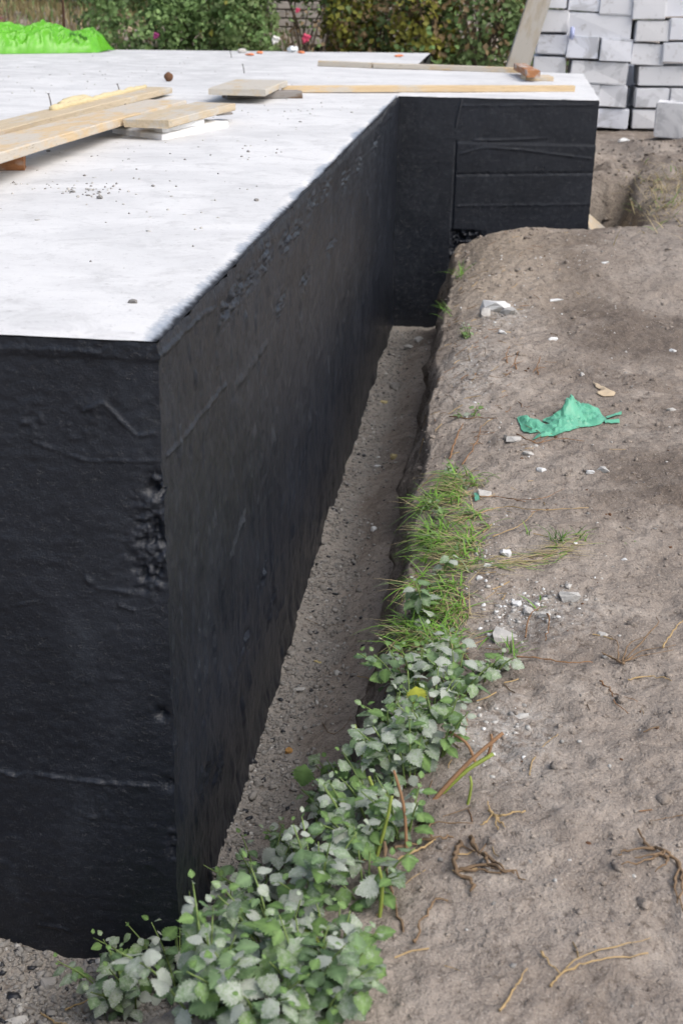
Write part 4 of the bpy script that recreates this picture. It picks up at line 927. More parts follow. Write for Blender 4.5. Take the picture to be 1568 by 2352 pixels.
for (u, v, wpx, hpx, mt, sd_, nm, lb_) in RUB:
    p = site(u, v+hpx*0.3); k = np.linalg.norm(p-CAM)/FPX; r = np.array([wpx/2*k, min(wpx, hpx*1.6)/2*k, hpx/2*k*0.9])
    V, F = chunk(sd_+100, 'slab' in nm)
    V = V*r; a = -0.1+0.5*random.uniform(-1, 1); V[:, :2] = V[:, :2]@np.array([[math.cos(a), -math.sin(a)], [math.sin(a), math.cos(a)]])
    o = obj(nm, V+p+np.array([0, 0, r[2]*0.22]), F, M[mt], None, p, smooth=False); tag(o, lb_, 'rubble' if mt not in ('crust', 'mortarmix', 'blackbit') else nm.split('_')[0], 'loose rubble on bank and trench')

# stalks and roots: u, v points along the ground; lift in metres per point
def stalk(name, pts, lift, r, mat, label, cat, group='dry stalks and roots', n=14, taper=0.5, branches=(), rough=0.25, seg=6):
    P = []
    for i, (u, v) in enumerate(pts):
        p = site(u, v); l = lift[i] if isinstance(lift, (list, tuple)) else lift
        d = (CAM-p)/np.linalg.norm(CAM-p); p = p + np.array([0, 0, 1])*l - 0*d; P.append(p)
    r = r*0.72; n = 18; C = spline(P, n); C[1:-1] += rng.normal(0, r*0.55, (n-2, 3))
    root = None
    parts = [tube(C, np.linspace(r, r*taper, n)*(1+0.30*rng.uniform(-1, 1, n)), seg, True, rough=rough)]
    for bp in branches:
        Q = [C[min(n-1, int(bp[0]*n))]]+[site(u, v)+np.array([0, 0, bp[2] if len(bp) > 2 else 0.008]) for u, v in bp[1]]
        Cb = spline(Q, 9); Cb[1:-1] += rng.normal(0, r*0.5, (7, 3)); parts.append(tube(Cb, np.linspace(r*0.7, r*0.3, 9)*(1+0.3*rng.uniform(-1, 1, 9)), 5, True, rough=rough))
    o = obj(name, *join(parts), M[mat], None, tuple(P[0])); tag(o, label, cat, group); return o
stalk('dry_stalk', [(1262, 2275), (1300, 2238), (1380, 2212), (1485, 2200)], 0.006, 0.0036, 'straw', 'long forked straw-coloured stalk near the bottom of the bare soil', 'stalk', branches=[(0.30, [(1330, 2212), (1420, 2186), (1490, 2168)], 0.012)])
stalk('dry_stalk', [(1240, 2195), (1262, 2222), (1288, 2246)], 0.006, 0.0028, 'straw', 'short straw piece crossing behind the long forked stalk', 'stalk')
stalk('dry_stalk', [(1146, 2330), (1178, 2280), (1210, 2232)], 0.006, 0.0034, 'straw', 'straight straw-coloured stick at the bottom edge of the soil', 'stalk')
stalk('dry_stalk', [(1215, 1785), (1222, 1755), (1250, 1715), (1280, 1690)], 0.004, 0.0024, 'straw', 'single curved straw lying on bare soil by the weeds', 'stalk')
stalk('gnarled_root', [(1055, 1940), (1040, 1975), (1045, 2010), (1085, 2035), (1078, 2055)], 0.008, 0.0075, 'rootw', 'thick gnarled grey root curving beside the weeds', 'root', branches=[(0.55, [(1110, 1995), (1160, 2012)]), (0.45, [(1100, 2010), (1150, 2018)])])
stalk('gnarled_root', [(1078, 1930), (1090, 1960), (1115, 1975), (1112, 1983)], 0.010, 0.0075, 'rootw', 'shorter thick root with pale fibrous end', 'root', branches=[(0.6, [(1150, 2000), (1205, 2030)]), (0.55, [(1140, 2004), (1180, 2016)])])
stalk('dry_stalk', [(880, 1985), (893, 2040), (905, 2090), (925, 2150)], [0.05, 0.012, 0.01, 0.008], 0.0055, 'rootw', 'long brown woody stem hanging down from the weeds', 'stalk')
stalk('dry_stalk', [(905, 1960), (960, 1945), (1010, 1938), (1040, 1936)], 0.012, 0.005, 'rootw', 'flat brown stalk jutting from the weeds over bare soil', 'stalk', branches=[(0.5, [(990, 1902), (1085, 1905)], 0.012)])
stalk('dry_stalk', [(950, 2170), (975, 2110), (1000, 2075), (1028, 2078)], 0.008, 0.0042, 'rootw', 'bent brown stalk with a bright cut end on the soil', 'stalk')
stalk('dry_stalk', [(900, 1990), (960, 1960), (1000, 1940)], 0.008, 0.004, 'straw', 'short straw slanting out of the weed clump', 'stalk')
stalk('root_tuft', [(1120, 1870), (1140, 1885), (1165, 1882), (1205, 1872)], 0.010, 0.0045, 'straw', 'small torn root tuft with a pale stub beside the weeds', 'root', branches=[(0.2, [(1112, 1900), (1100, 1905)]), (0.3, [(1140, 1905), (1142, 1915)]), (0.25, [(1122, 1862), (1118, 1852)]), (0.3, [(1160, 1905)], 0.004)])
stalk('dug_up_root', [(1568, 2030), (1548, 1980), (1515, 1962), (1475, 1945), (1462, 1915)], 0.010, 0.0065, 'rootw', 'branching dug-up root at the frame edge', 'root', branches=[(0.3, [(1500, 1975), (1455, 1985)], 0.014), (0.45, [(1480, 1990), (1425, 1995)], 0.010), (0.6, [(1440, 1962), (1418, 1972)], 0.008), (0.1, [(1560, 2060), (1566, 2110)], 0.01), (0.15, [(1545, 2040), (1552, 2085)], 0.01), (0.4, [(1530, 1990), (1502, 2012)], 0.008)])
stalk('dry_stalk', [(1568, 1880), (1530, 1885), (1490, 1893)], 0.006, 0.0016, 'rootw', 'thin grey twig at the frame edge above the dug-up root', 'stalk')
stalk('root_tuft', [(1430, 1535), (1400, 1520), (1380, 1508)], 0.010, 0.004, 'rootw', 'spiky dry root tuft lying on open soil', 'root', branches=[(0.1, [(1440, 1505), (1475, 1488)], 0.03), (0.1, [(1470, 1505), (1550, 1490)], 0.01), (0.2, [(1450, 1520), (1545, 1502)], 0.008), (0.3, [(1415, 1495), (1395, 1478)], 0.02), (0.1, [(1500, 1480), (1500, 1455)], 0.05)])
stalk('dry_stalk', [(1520, 1500), (1540, 1470), (1568, 1445)], [0.01, 0.02, 0.03], 0.0035, 'straw', 'straw-coloured stick rising at the frame edge', 'stalk')
stalk('dry_stalk', [(1375, 1570), (1400, 1590), (1410, 1620), (1440, 1645)], 0.006, 0.003, 'redstalk', 'curved reddish stalk pair on the open soil', 'stalk', branches=[(0.4, [(1425, 1605), (1462, 1620)])])
stalk('dry_stalk', [(1440, 1568), (1480, 1560), (1525, 1562), (1540, 1570)], 0.006, 0.0028, 'straw', 'pale straw arc near the frame edge in mid bank', 'stalk')
stalk('dry_stalk', [(1185, 1515), (1240, 1520), (1300, 1530), (1360, 1528)], 0.008, 0.0032, 'redstalk', 'long reddish runner stretching from the weeds across soil', 'stalk')
stalk('dry_stalk', [(1255, 1420), (1258, 1450), (1250, 1480)], [0.01, 0.03, 0.01], 0.0035, 'redstalk', 'short orange stalk arching beside the rubble patch', 'stalk')
stalk('dry_stalk', [(1205, 1470), (1215, 1430), (1240, 1405)], [0.008, 0.02, 0.015], 0.003, 'redstalk', 'bent brownish stalk behind the orange arching one', 'stalk')
stalk('dry_stalk', [(1030, 962), (1070, 968), (1105, 965), (1140, 968)], 0.008, 0.0035, 'redstalk', 'reddish root running out from the bank edge above the grass', 'stalk')
stalk('dry_stalk', [(1030, 1062), (1050, 1010), (1062, 985)], 0.012, 0.005, 'redstalk', 'brown root hanging down the bank above the grass', 'stalk')
stalk('dry_stalk', [(1060, 1075), (1090, 1030), (1105, 985)], 0.012, 0.004, 'redstalk', 'second brown root hanging down the bank, nearer the mint film', 'stalk')
stalk('dry_stalk', [(1185, 1002), (1230, 1022), (1280, 1015), (1340, 1020)], 0.008, 0.003, 'redstalk', 'tangle of reddish roots below the mint green film', 'stalk', branches=[(0.4, [(1270, 1000), (1330, 985)]), (0.3, [(1240, 1005), (1200, 985)])])
stalk('dry_stalk', [(1095, 1185), (1160, 1170), (1240, 1178), (1350, 1172)], 0.008, 0.0028, 'straw', 'long pale straw stretching from the grass onto bare soil', 'stalk')
stalk('dry_stalk', [(1080, 1148), (1150, 1150), (1205, 1160)], 0.010, 0.003, 'redstalk', 'reddish straw above the long pale straw', 'stalk', branches=[(0.6, [(1240, 1155), (1295, 1130)], 0.012)])
stalk('dry_stalk', [(1130, 1100+140), (1190, 1215), (1225, 1185)], 0.010, 0.0022, 'straw', 'thin yellow straw slanting from grass to the long pale straw', 'stalk')
stalk('dry_stalk', [(740, 1665), (760, 1690), (790, 1675), (805, 1650)], 0.006, 0.002, 'rootw', 'thin curled rootlet on the trench floor', 'stalk')
stalk('dry_stalk', [(820, 1560), (850, 1563), (865, 1556)], 0.008, 0.0025, 'straw', 'short yellow straw jutting over the trench below the grass', 'stalk')
stalk('dry_stalk', [(700, 1425), (740, 1440), (790, 1442)], 0.004, 0.0015, 'rootw', 'hair-thin rootlet on the near trench floor', 'stalk')
stalk('dry_stalk', [(150, 2325), (210, 2300), (262, 2282)], 0.006, 0.003, 'straw', 'straw stick on the soil in front of the black wall', 'stalk')
stalk('dry_stalk', [(95, 2335), (120, 2350), (160, 2365)], 0.008, 0.004, 'straw', 'broken pale stick at the bottom frame edge below the front wall', 'stalk')
for (u, v, lb_) in ((1185, 850, 'small upright red-brown stub on the upper bank'), (1165, 835, 'thin red-brown stub beside the upright one on the upper bank'), (1235, 862, 'dry brown tuft on the upper bank')):
    stalk('dry_stub', [(u, v), (u-4, v-6), (u+3, v-14)], [0.0, 0.02, 0.05], 0.004, 'redstalk', lb_, 'stalk', branches=[(0.4, [(u+15, v-6)], 0.02), (0.4, [(u-14, v+2)], 0.015)])
# cut weed stems standing up: base place, top offset (metres)
def upright(u, v, off, r, mats, label, name='cut_stem'):
    p = site(u, v); q_ = p+np.array(off); md = (p+q_)/2+np.array([0.006, 0, 0.01])
    V, F = tube(spline([p-[0, 0, 0.02], md, q_], 10), np.linspace(r, r*0.75, 10), 7, True, rough=0.1)
    o = obj(name, V, F, mats, None, tuple(p)); tag(o, label, 'stem', 'cut weed stems'); return o
upright(838, 1830, (-0.03, 0.03, 0.165), 0.0042, M['greenstalk'], 'tall straight green stem standing above the weeds')
upright(858, 1975, (0.03, 0.02, 0.14), 0.0042, M['greenstalk'], 'thick green stem with a brown cut end in the weeds')
upright(862, 1895, (-0.02, 0.03, 0.10), 0.005, M['greenstalk'], 'stubby green stem with an orange torn top')
upright(935, 1960, (-0.035, 0.03, 0.17), 0.0038, M['redstalk'], 'orange-brown stem leaning over the weeds')
upright(970, 1850, (0.16, 0.10, 0.13), 0.0055, M['redstalk'], 'thick brown branch leaning out over the bare soil')
upright(985, 1835, (0.13, 0.05, 0.09), 0.0058, M['greenstalk'], 'thick green branch alongside the brown leaning one')
upright(1070, 1850, (0.004, 0.02, 0.06), 0.0035, M['greenstalk'], 'short green stub at the bare soil edge')
upright(1100, 1760, (-0.07, 0.03, 0.06), 0.004, M['redstalk'], 'brown side twig crossing the leaning branch')
upright(1115, 1745, (0.008, 0.02, 0.05), 0.004, M['redstalk'], 'short upright brown twig on the leaning branch')
upright(775, 2210, (-0.10, 0.02, 0.06), 0.004, M['greenstalk'], 'yellow green stem lying across the lower weeds')
upright(870, 2110, (-0.005, 0.02, 0.10), 0.004, M['greenstalk'], 'green stem at the soil side of the lower weeds')

# fallen leaf on the bank
def drape(name, outline, relief, mat, label, cat, seed, step=0.012, lift=0.004, thick=0.0012):
    G = np.array([site(u, v) for u, v in outline]); c = G.mean(0)
    poly = [(g[0]-c[0], g[1]-c[1]) for g in G]; Pn = []
    m = len(poly); E = []
    for i in range(m):
        a = np.array(poly[i]); b = np.array(poly[(i+1) % m]); k = max(1, int(np.linalg.norm(b-a)/step))
        for s in range(k): Pn.append(tuple(a+(b-a)*s/k))
    nb = len(Pn); E = [(i, (i+1) % nb) for i in range(nb)]; A = np.array(Pn)
    xs = np.arange(A[:, 0].min(), A[:, 0].max(), step); ys = np.arange(A[:, 1].min(), A[:, 1].max(), step)
    for x in xs:
        for y in ys: Pn.append((x+random.uniform(-.2, .2)*step, y+random.uniform(-.2, .2)*step))
    ar = sum(A[i, 0]*A[(i+1) % nb, 1]-A[(i+1) % nb, 0]*A[i, 1] for i in range(nb))
    face = list(range(nb)) if ar > 0 else list(range(nb-1, -1, -1))
    v2, e2, f2, *_ = delaunay_2d_cdt([Vector(q_) for q_ in Pn], [], [face], 1, 1e-5)
    W2 = np.array([(q_.x, q_.y) for q_ in v2]); dd = seg_d(W2[:, 0], W2[:, 1], [tuple(q_) for q_ in A]+[tuple(A[0])])
    z = gz(W2[:, 0]+c[0], W2[:, 1]+c[1])+lift+relief(W2, dd, c)
    V = np.stack([W2[:, 0]+c[0], W2[:, 1]+c[1], z], 1)
    o = obj(name, V, [tuple(f) for f in f2], mat, None, tuple(c), smooth='film' not in name); sm = o.modifiers.new('thickness', 'SOLIDIFY'); sm.thickness = thick; sm.offset = 1
    return tag(o, label, cat)
def rag_relief(W2, dd, c):
    pk = site(1300, 960)-c; g = np.exp(-((W2[:, 0]-pk[0])/0.035)**2-((W2[:, 1]-pk[1]-0.02)/0.09)**2)
    e = sst(dd/0.03); f1 = 0.25-np.abs(vn(W2[:, 0]*22+W2[:, 1]*10, W2[:, 1]*9, 5)); f2 = 0.25-np.abs(vn(W2[:, 0]*60, W2[:, 1]*45+W2[:, 0]*30, 6))
    return e*(0.008+0.060*g+0.05*f1*(0.3+g)+0.018*f2)+0.004*f2
drape('green_film', [(1186, 965), (1205, 958), (1238, 968), (1252, 985), (1262, 975), (1245, 968), (1290, 955), (1300, 918), (1318, 926), (1372, 945), (1392, 968), (1380, 978), (1330, 985), (1290, 1002), (1222, 1014), (1240, 996), (1215, 1000), (1196, 992)], rag_relief, M['mint'], 'torn crumpled mint green plastic film lying on the bank', 'plastic film', 3, 0.009)
for a_, b_, lb_ in ((((1390, 962), (1425, 954), (1426, 958), (1392, 967)), 0, 'thin mint green strip trailing from the torn film'), (((1385, 975), (1420, 972), (1421, 977), (1388, 980)), 0, 'lower thin mint strip trailing from the torn film'), (((1088, 1138), (1098, 1136), (1100, 1152), (1090, 1155)), 0, 'tiny mint green scrap caught in the grass tips')):
    drape('green_film', a_, lambda W2, dd, c: 0.003+0*dd, M['mint'], lb_, 'plastic film', 4, 0.008)
drape('fallen_leaf', [(1360, 880), (1372, 886), (1392, 896), (1412, 905), (1408, 912), (1385, 914), (1368, 908), (1378, 899), (1366, 892)], lambda W2, dd, c: 0.012*np.abs(vn(W2[:, 0]*40, W2[:, 1]*40, 3))*sst(dd/0.01), M['deadleaf'], 'pale dry curled leaf on the bank above the film', 'leaf', 6, 0.008)

# ------------------------------------------------------------------ weeds
def leaf_mesh(name, seed, mat, wide=0.40, teeth=11, cup=0.16, curl=0.25):
    """toothed ovate leaf, base at the origin, 1 long along +Y, upper side +Z"""
    r_ = random.Random(seed); rows = []; n = teeth
    V = []; vein = []; F = []
    for i in range(n+1):
        t = i/n; wv = wide*(math.sin(math.pi*min(1, t*1.04+0.02)**0.72))**0.85 if t < 1 else 0
        wv = max(wv, 0.0); y = t; z = -curl*t*t*0.6+0.05*math.sin(t*3)
        tooth = 1.0+(0.10 if i % 1 == 0 else 0)
        V.append((0, y, z)); vein.append(1.0)
        for s in (-1, 1):
            V.append((s*wv*0.5, y+0.02, z+cup*wv*0.5+0.018*math.sin(i*2.1+seed))); vein.append(0.35 if i % 2 else 0.0)
            V.append((s*wv*1.10, y+0.075*(t < 0.98), z+cup*wv*0.75+r_.uniform(-0.03, 0.03)-0.05*wv)); vein.append(0.0)
            V.append((s*wv*0.80, y+0.55/n+0.01, z+cup*wv*0.7-0.03*wv)); vein.append(0.0)
    for i in range(n):
        a = i*7; b = (i+1)*7
        for s, (m1, o1, in1) in enumerate(((1, 2, 3), (4, 5, 6))):
            q1 = (a, b, b+m1, a+m1); q2 = (a+m1, b+m1, a+in1); q3 = (a+m1, a+in1, a+o1); q4 = (b+m1, b+o1, a+in1)
            for q_ in (q1, q2, q3, q4): F.append(q_[::-1] if s == 0 else q_)
    V = [(x, y, z) for x, y, z in V]
    F = [f[::-1] for f in F]
    me = mesh_np(name, V, F, mat, True)
    setattr_f(me, 'vein', np.array(vein)); return me
LV = [leaf_mesh('leaf', k, M['leaf'], w_, 8, c_, cu) for k, (w_, c_, cu) in enumerate(((0.40, 0.16, 0.2), (0.43, 0.05, 0.35), (0.37, 0.25, 0.12), (0.45, 0.12, 0.5), (0.41, -0.05, 0.3)))]
LC = [leaf_mesh('leaf', k+10, M['leafclean'], w_, 8, c_, cu) for k, (w_, c_, cu) in enumerate(((0.40, 0.16, 0.2), (0.44, 0.05, 0.4), (0.38, 0.22, 0.1)))]
LY = leaf_mesh('leaf', 20, M['leafyellow'], 0.5, 9, 0.05, 0.1)
stemmat = m_plain('weed stem', (0.16, 0.23, 0.07), 0.6, 0.35, 30)
def put_leaf(root, me, pos, dirv, nrm, size, wsc=1.0):
    y = Vector(dirv).normalized(); x = y.cross(Vector(nrm)).normalized(); z = x.cross(y)
    o = link('leaf', me, root)
    Mx = Matrix((x*size*wsc, y*size, z*size)).transposed().to_4x4(); Mx.translation = Vector(pos)-root.location
    o.matrix_basis = Mx; return o
def weed(uv, label, stems, L, lean, size=0.042, seed=0, clean=0.3, spread=0.8, tipsmall=True):
    r_ = random.Random(seed); p = site(*uv); root = empty('leafy_weed', tuple(p), label, 'weed', 'weeds on the bank edge')
    for s in range(stems):
        a = r_.uniform(0, 6.28); ll = L*r_.uniform(0.6, 1.1); rad = spread*r_.uniform(0.3, 1.0)
        dv = Vector((lean[0]+math.cos(a)*rad, lean[1]+math.sin(a)*rad, 1.0)).normalized()
        b0 = Vector(p)+Vector((math.cos(a), math.sin(a), 0))*0.018; b0.z = float(gz(b0.x, b0.y))-0.01
        end = b0+dv*ll; mdp = b0+dv*ll*0.5+Vector((0, 0, 0.14*ll))
        if end.z < gz(end.x, end.y)+0.015: end.z = float(gz(end.x, end.y))+0.02
        C = spline([b0, mdp, end], 12); V, F = tube(C, np.linspace(0.0028, 0.0014, 12), 5, True)
        obj('stem', V, F, stemmat, root)
        nn = max(3, int(ll/0.024)); az0 = r_.uniform(0, 6.28)
        for k in range(nn+1):
            t = 0.14+0.86*k/nn; q_ = C[min(11, int(t*11))]; az = az0+k*1.571
            sz = size*(0.72+0.5*math.sin(math.pi*min(1, 0.12+0.8*t)))*(0.55 if k == nn else 1)*r_.uniform(0.5, 1.15)*0.95
            for side in (0, math.pi):
                az2 = az+side+r_.uniform(-.35, .35); pit = r_.uniform(-0.8, 0.35) if k < nn else r_.uniform(0.2, 0.8)
                d = Vector((math.cos(az2)*math.cos(pit), math.sin(az2)*math.cos(pit), math.sin(pit)))
                st = Vector(q_)+d*0.008; ctr = st+d*sz*0.6
                if ctr.z < gz(ctr.x, ctr.y)+0.004: continue
                if ctr.x < 0.02 and ctr.y > -0.02: continue
                nrm = Vector((r_.uniform(-.6, .6), r_.uniform(-.7, .35), 1))
                me = r_.choice(LC) if r_.random() < clean or k == nn else r_.choice(LV)
                put_leaf(root, me, st, d, nrm, sz, r_.uniform(0.9, 1.1))
    return root
WD = [ # place, stems, length, lean, size, clean, label
 ((395, 2290), 6, 0.24, (-0.75, 0.30), 0.040, 0.35, 'leafy shoot reaching farthest out in front of the black wall'),
 ((470, 2330), 8, 0.17, (-0.35, 0.15), 0.046, 0.25, 'leafy weed at the bottom edge just below the outreaching shoot'),
 ((590, 2345), 8, 0.15, (-0.1, 0.0), 0.050, 0.25, 'grey-dusted weed in the middle of the bottom edge'),
 ((730, 2335), 8, 0.14, (0.0, 0.0), 0.052, 0.4, 'weed with the broadest leaves at the bottom edge near bare soil'),
 ((520, 2210), 8, 0.17, (-0.45, 0.25), 0.044, 0.2, 'dusty weed at the foot of the near wall corner'),
 ((640, 2210), 8, 0.16, (-0.2, 0.1), 0.046, 0.2, 'whitest dusted weed in the centre of the lower clump'),
 ((770, 2220), 8, 0.14, (0.0, 0.05), 0.044, 0.55, 'greener weed at the soil side of the lower clump'),
 ((600, 2090), 8, 0.16, (-0.5, 0.35), 0.044, 0.15, 'dusty weed leaning into the trench mouth below the wall'),
 ((720, 2080), 8, 0.15, (-0.3, 0.2), 0.044, 0.15, 'pale dusted weed behind the whitest one'),
 ((840, 2060), 7, 0.13, (-0.1, 0.1), 0.042, 0.5, 'green weed around the tall cut stems'),
 ((710, 1985), 8, 0.16, (-0.45, 0.35), 0.042, 0.15, 'dusty weed overhanging the near trench gravel'),
 ((830, 1950), 8, 0.14, (-0.2, 0.2), 0.042, 0.4, 'weed in the middle of the clump by the stubby stem'),
 ((930, 1920), 7, 0.12, (0.0, 0.15), 0.040, 0.6, 'small bright green weed beside the leaning branches'),
 ((800, 1840), 8, 0.15, (-0.5, 0.3), 0.042, 0.3, 'weed with a large hanging leaf over the trench'),
 ((930, 1800), 8, 0.14, (-0.2, 0.2), 0.044, 0.35, 'weed just behind the leaning branches'),
 ((1000, 1730), 8, 0.13, (-0.1, 0.1), 0.044, 0.4, 'weed at the narrow waist of the clump near pale dust'),
 ((930, 1690), 8, 0.14, (-0.35, 0.15), 0.044, 0.35, 'weed carrying the yellowed leaf'),
 ((940, 1600), 8, 0.13, (-0.4, 0.2), 0.044, 0.35, 'weed hanging over the trench below the grass'),
 ((1050, 1600), 7, 0.12, (0.1, 0.1), 0.042, 0.45, 'weed at the upper soil side of the clump'),
 ((1020, 1530), 7, 0.12, (-0.1, 0.2), 0.042, 0.4, 'uppermost weed of the clump meeting the grass'),
 ((1110, 1560), 6, 0.10, (0.3, 0.1), 0.038, 0.5, 'low weed creeping towards the mortar chunk'),
 ((300, 2330), 6, 0.18, (-0.5, 0.2), 0.042, 0.25, 'leafy weed half out of the frame at the lowest left of the clump'),
 ((860, 1870), 7, 0.13, (-0.2, 0.2), 0.040, 0.4, 'weed at the base of the tall straight green stem'),
 ((770, 1900), 7, 0.15, (-0.4, 0.3), 0.042, 0.2, 'dusty weed spilling over the trench below the hanging leaf'),
 ((700, 2290), 7, 0.14, (-0.1, 0.1), 0.046, 0.3, 'dusty weed tucked behind the broadest leaves'),
 ((880, 1740), 7, 0.14, (-0.3, 0.2), 0.040, 0.35, 'weed joining the upper and lower parts of the clump'),
 ((990, 1660), 7, 0.12, (0.0, 0.1), 0.042, 0.35, 'weed right beside the yellowed leaf on its soil side'),
 ((440, 2200), 6, 0.15, (-0.5, 0.3), 0.040, 0.2, 'dusty weed close against the foot of the front wall'),
]
wroots = {}
for i, (uv, st, L, lean, sz, cl, lb_) in enumerate(WD): wroots[lb_] = weed(uv, lb_, st, L*(0.85+0.45*((i*37) % 10)/10), lean, sz*0.93, 200+i, cl)
# single striking leaves
r0 = wroots['weed carrying the yellowed leaf']; p = site(950, 1665)+np.array([0, 0, 0.10]); o = put_leaf(r0, LY, p, (0.12, -0.35, -0.5), (0.1, -1, 0.7), 0.048); o['label'] = 'yellowed round leaf'
r0 = wroots['weed with a large hanging leaf over the trench']; p = on_y(700, 1755, 0.25); put_leaf(r0, LC[0], p, (-0.1, -0.1, -1), (-0.1, -1, 0.2), 0.062, 1.1)
r0 = wroots['weed with the broadest leaves at the bottom edge near bare soil']
for u, v, dv, s in ((790, 2270, (0.9, -0.25, -0.1), 0.075), (700, 2250, (-0.8, -0.5, -0.1), 0.085)): put_leaf(r0, LC[1], site(u, v)+np.array([0, 0, 0.07]), dv, (0.0, -0.5, 1), s, 1.15)
weed((1075, 960), 'little green seedling on the bank edge beside the trench', 3, 0.05, (-0.2, 0), 0.026, 401, 1.0)
weed((1040, 1085), 'pale small seedling just above the grass', 3, 0.05, (-0.1, 0), 0.026, 402, 0.6)
weed((1075, 775), 'green sprout on the bank edge below the plaster lumps', 4, 0.07, (-0.3, 0), 0.032, 403, 1.0)
weed((1000, 1330), 'small leafy sprout half hidden in the middle of the grass', 3, 0.09, (-0.3, 0), 0.03, 405, 0.5)
weed((1030, 1180), 'small leafy sprout near the upper end of the grass', 3, 0.07, (-0.3, 0), 0.028, 406, 0.6)
weed((965, 1440), 'pale toothed nettle top standing in the grass', 2, 0.17, (-0.35, 0.1), 0.042, 404, 0.1, 0.25)

# ------------------------------------------------------------------ grass
def blades(name, spec, mats, seed, kind='stuff', label=None, cat=None, group=None):
    r_ = np.random.default_rng(seed); AV = []; AF = []; AM = []; o = 0
    for (p, d, L, wv, mi, sag) in spec:
        K = 5; d = np.array(d)/np.linalg.norm(d); sd_ = np.cross(d, [0, 0, 1.0]); sd_ /= np.linalg.norm(sd_)+1e-9
        for k in range(K+1):
            t = k/K; c = np.array(p)+d*L*t+np.array([d[0]*0.4, d[1]*0.4, -1])*sag*L*t*t; g = float(0)
            ww = wv*(1-t**1.8)*0.5+0.0002
            AV.append(c-sd_*ww); AV.append(c+np.array([0, 0, -ww*0.5])); AV.append(c+sd_*ww)
        for k in range(K):
            a = o+k*3; AF += [(a, a+1, a+4, a+3), (a+1, a+2, a+5, a+4)]; AM += [mi, mi]
        o += (K+1)*3
    ob = obj(name, AV, AF, mats, None, tuple(np.array(spec[0][0])), mi=AM); tag(ob, label, cat, group, kind); return ob
spec = []; r_ = random.Random(9)
poly = [(1030, 1075), (1120, 1110), (1110, 1180), (1130, 1280), (1100, 1350), (1120, 1420), (1090, 1480), (1000, 1520), (905, 1490), (930, 1400), (960, 1290), (965, 1170)]
def inpoly(x, y, P):
    c = False
    for i in range(len(P)):
        a = P[i]; b = P[(i+1) % len(P)]
        if (a[1] > y) != (b[1] > y) and x < (b[0]-a[0])*(y-a[1])/(b[1]-a[1])+a[0]: c = not c
    return c
roots_ = []
cl_ = [(r_.uniform(900, 1130), r_.uniform(1060, 1530)) for _ in range(70)]
while len(roots_) < 270:
    cu = r_.choice(cl_); u, v = r_.gauss(cu[0], 9), r_.gauss(cu[1], 12)
    if inpoly(u, v, poly): roots_.append((site(u, v), u, v))
for (p, u, v) in roots_:
    edge = 1 if u < 1040 else 0
    for k in range(r_.randint(5, 9)):
        dry = r_.random() < (0.28 if u < 1040 else 0.6)
        a = r_.gauss(math.pi+0.3, 0.9) if r_.random() < 0.5 else r_.uniform(0, 6.28); up = abs(r_.gauss(0, 0.8))+0.05 if not dry else r_.uniform(-0.1, 0.35)
        d = (math.cos(a)*0.9, math.sin(a)*0.8-0.15, up); L = r_.uniform(0.035, 0.12) if not dry else r_.uniform(0.05, 0.12)
        q_ = (p[0]+r_.gauss(0, 0.012), p[1]+r_.gauss(0, 0.02), 0); q_ = (q_[0], q_[1], float(gz(q_[0], q_[1]))+0.002)
        spec.append((q_, d, L, r_.uniform(0.0028, 0.0066) if not dry else r_.uniform(0.0018, 0.0035), r_.choice([0, 0, 1]) if not dry else 2, r_.uniform(0.1, 0.9) if not dry else r_.uniform(0, 0.3)))
GM = [M['grass'], M['leafclean'], M['grassdry']]
blades('grass', spec, GM, 3)
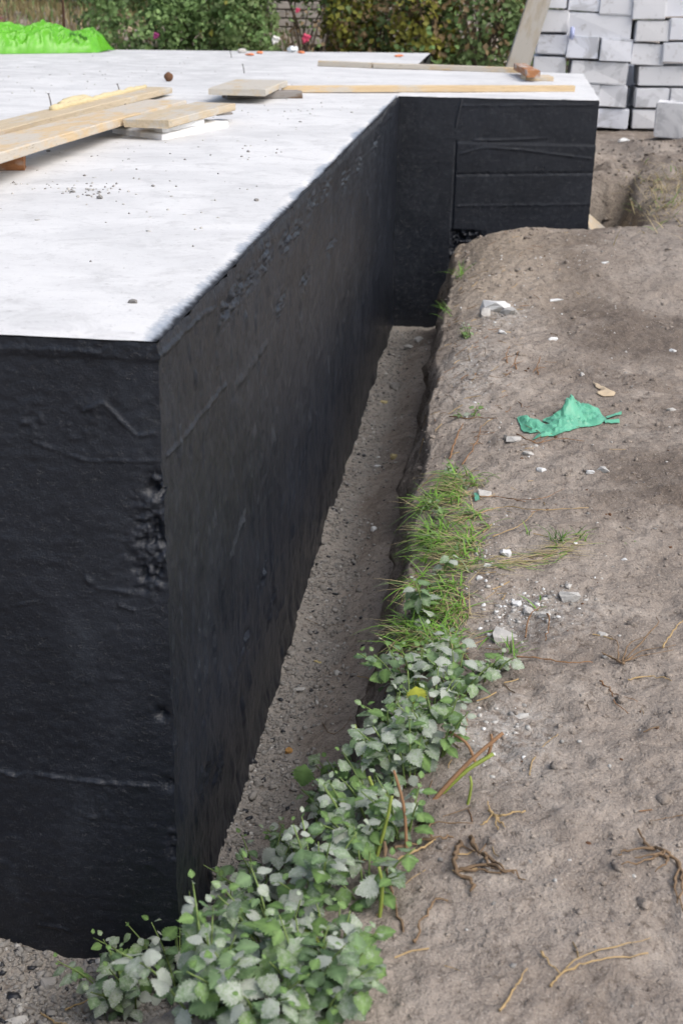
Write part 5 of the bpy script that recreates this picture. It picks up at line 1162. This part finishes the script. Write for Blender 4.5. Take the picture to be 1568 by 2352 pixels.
# trail of dry grass towards the small tuft
spec = []
for k in range(150):
    t = r_.random(); u = 1110+t*215+r_.gauss(0, 8); v = 1300-t*55+r_.gauss(0, 10)+18*math.sin(t*3); p = site(u, v); a = r_.gauss(0.25, 0.35)+(math.pi if r_.random() < 0.4 else 0)
    spec.append(((p[0], p[1], p[2]+0.003), (math.cos(a), math.sin(a), r_.uniform(0.02, 0.22)), r_.uniform(0.04, 0.11), r_.uniform(0.0015, 0.0035), 2 if r_.random() < 0.72 else 0, r_.uniform(0, 0.15)))
blades('dry_grass', spec, GM, 4)
spec = []
for k in range(420):
    u = r_.gauss(1535, 48); v = r_.gauss(450, 38); p = site(u, v)
    if p[1] > 9.5: continue
    a = r_.uniform(0, 6.28); spec.append(((p[0], p[1], p[2]-0.01), (math.cos(a), math.sin(a), r_.uniform(0.2, 1.6)), r_.uniform(0.06, 0.2), r_.uniform(0.004, 0.008), 2 if r_.random() < 0.85 else 0, r_.uniform(0.1, 0.6)))
blades('straw_grass', spec, GM, 77)
TF = [((1280, 1248), 16, 0.10, 'small upright green tuft at the end of the dry grass trail'), ((1215, 1225), 5, 0.06, 'tiny sprout between grass and the small tuft'), ((1335, 1240), 6, 0.05, 'sparse little sprouts beside the small upright tuft'),
      ((1055, 640), 16, 0.13, 'yellowish grass tuft on the crest of the bank near the bay'), ((1018, 655), 9, 0.15, 'long green grass blades hanging against the bay wall'), ((1030, 720), 9, 0.12, 'green blades on the bank edge below the hanging ones'), ((1140, 1455), 5, 0.09, 'few broad green blades lying over the mortar chunk'), ((1250, 1390), 3, 0.07, 'single green blade standing by the square mortar piece'), ((1440, 1238), 3, 0.05, 'lone green blade lying on the open soil'), ((1165, 1505), 12, 0.08, 'low green grass beside the reddish runner')]
for i, ((u, v), n, L, lb_) in enumerate(TF):
    p0 = site(u, v); spec = []
    for k in range(n):
        p = p0+np.array([r_.gauss(0, 0.012), r_.gauss(0, 0.018), 0]); p[2] = float(gz(p[0], p[1])); a = r_.uniform(0, 6.28)
        if 'hanging' in lb_: a = r_.gauss(math.pi, 0.5)
        up = r_.uniform(0.6, 2.0) if 'lying' not in lb_ else 0.15
        spec.append((p, (math.cos(a), math.sin(a)*0.7, up), L*r_.uniform(0.5, 1.1), r_.uniform(0.003, 0.0055), 1 if r_.random() < 0.4 else 0, r_.uniform(0.1, 0.5)))
    blades('grass_tuft', spec, GM, 5+i, None, lb_, 'grass', 'small grass tufts on the bank')
# plants hold a few hanging blades over the trench edge
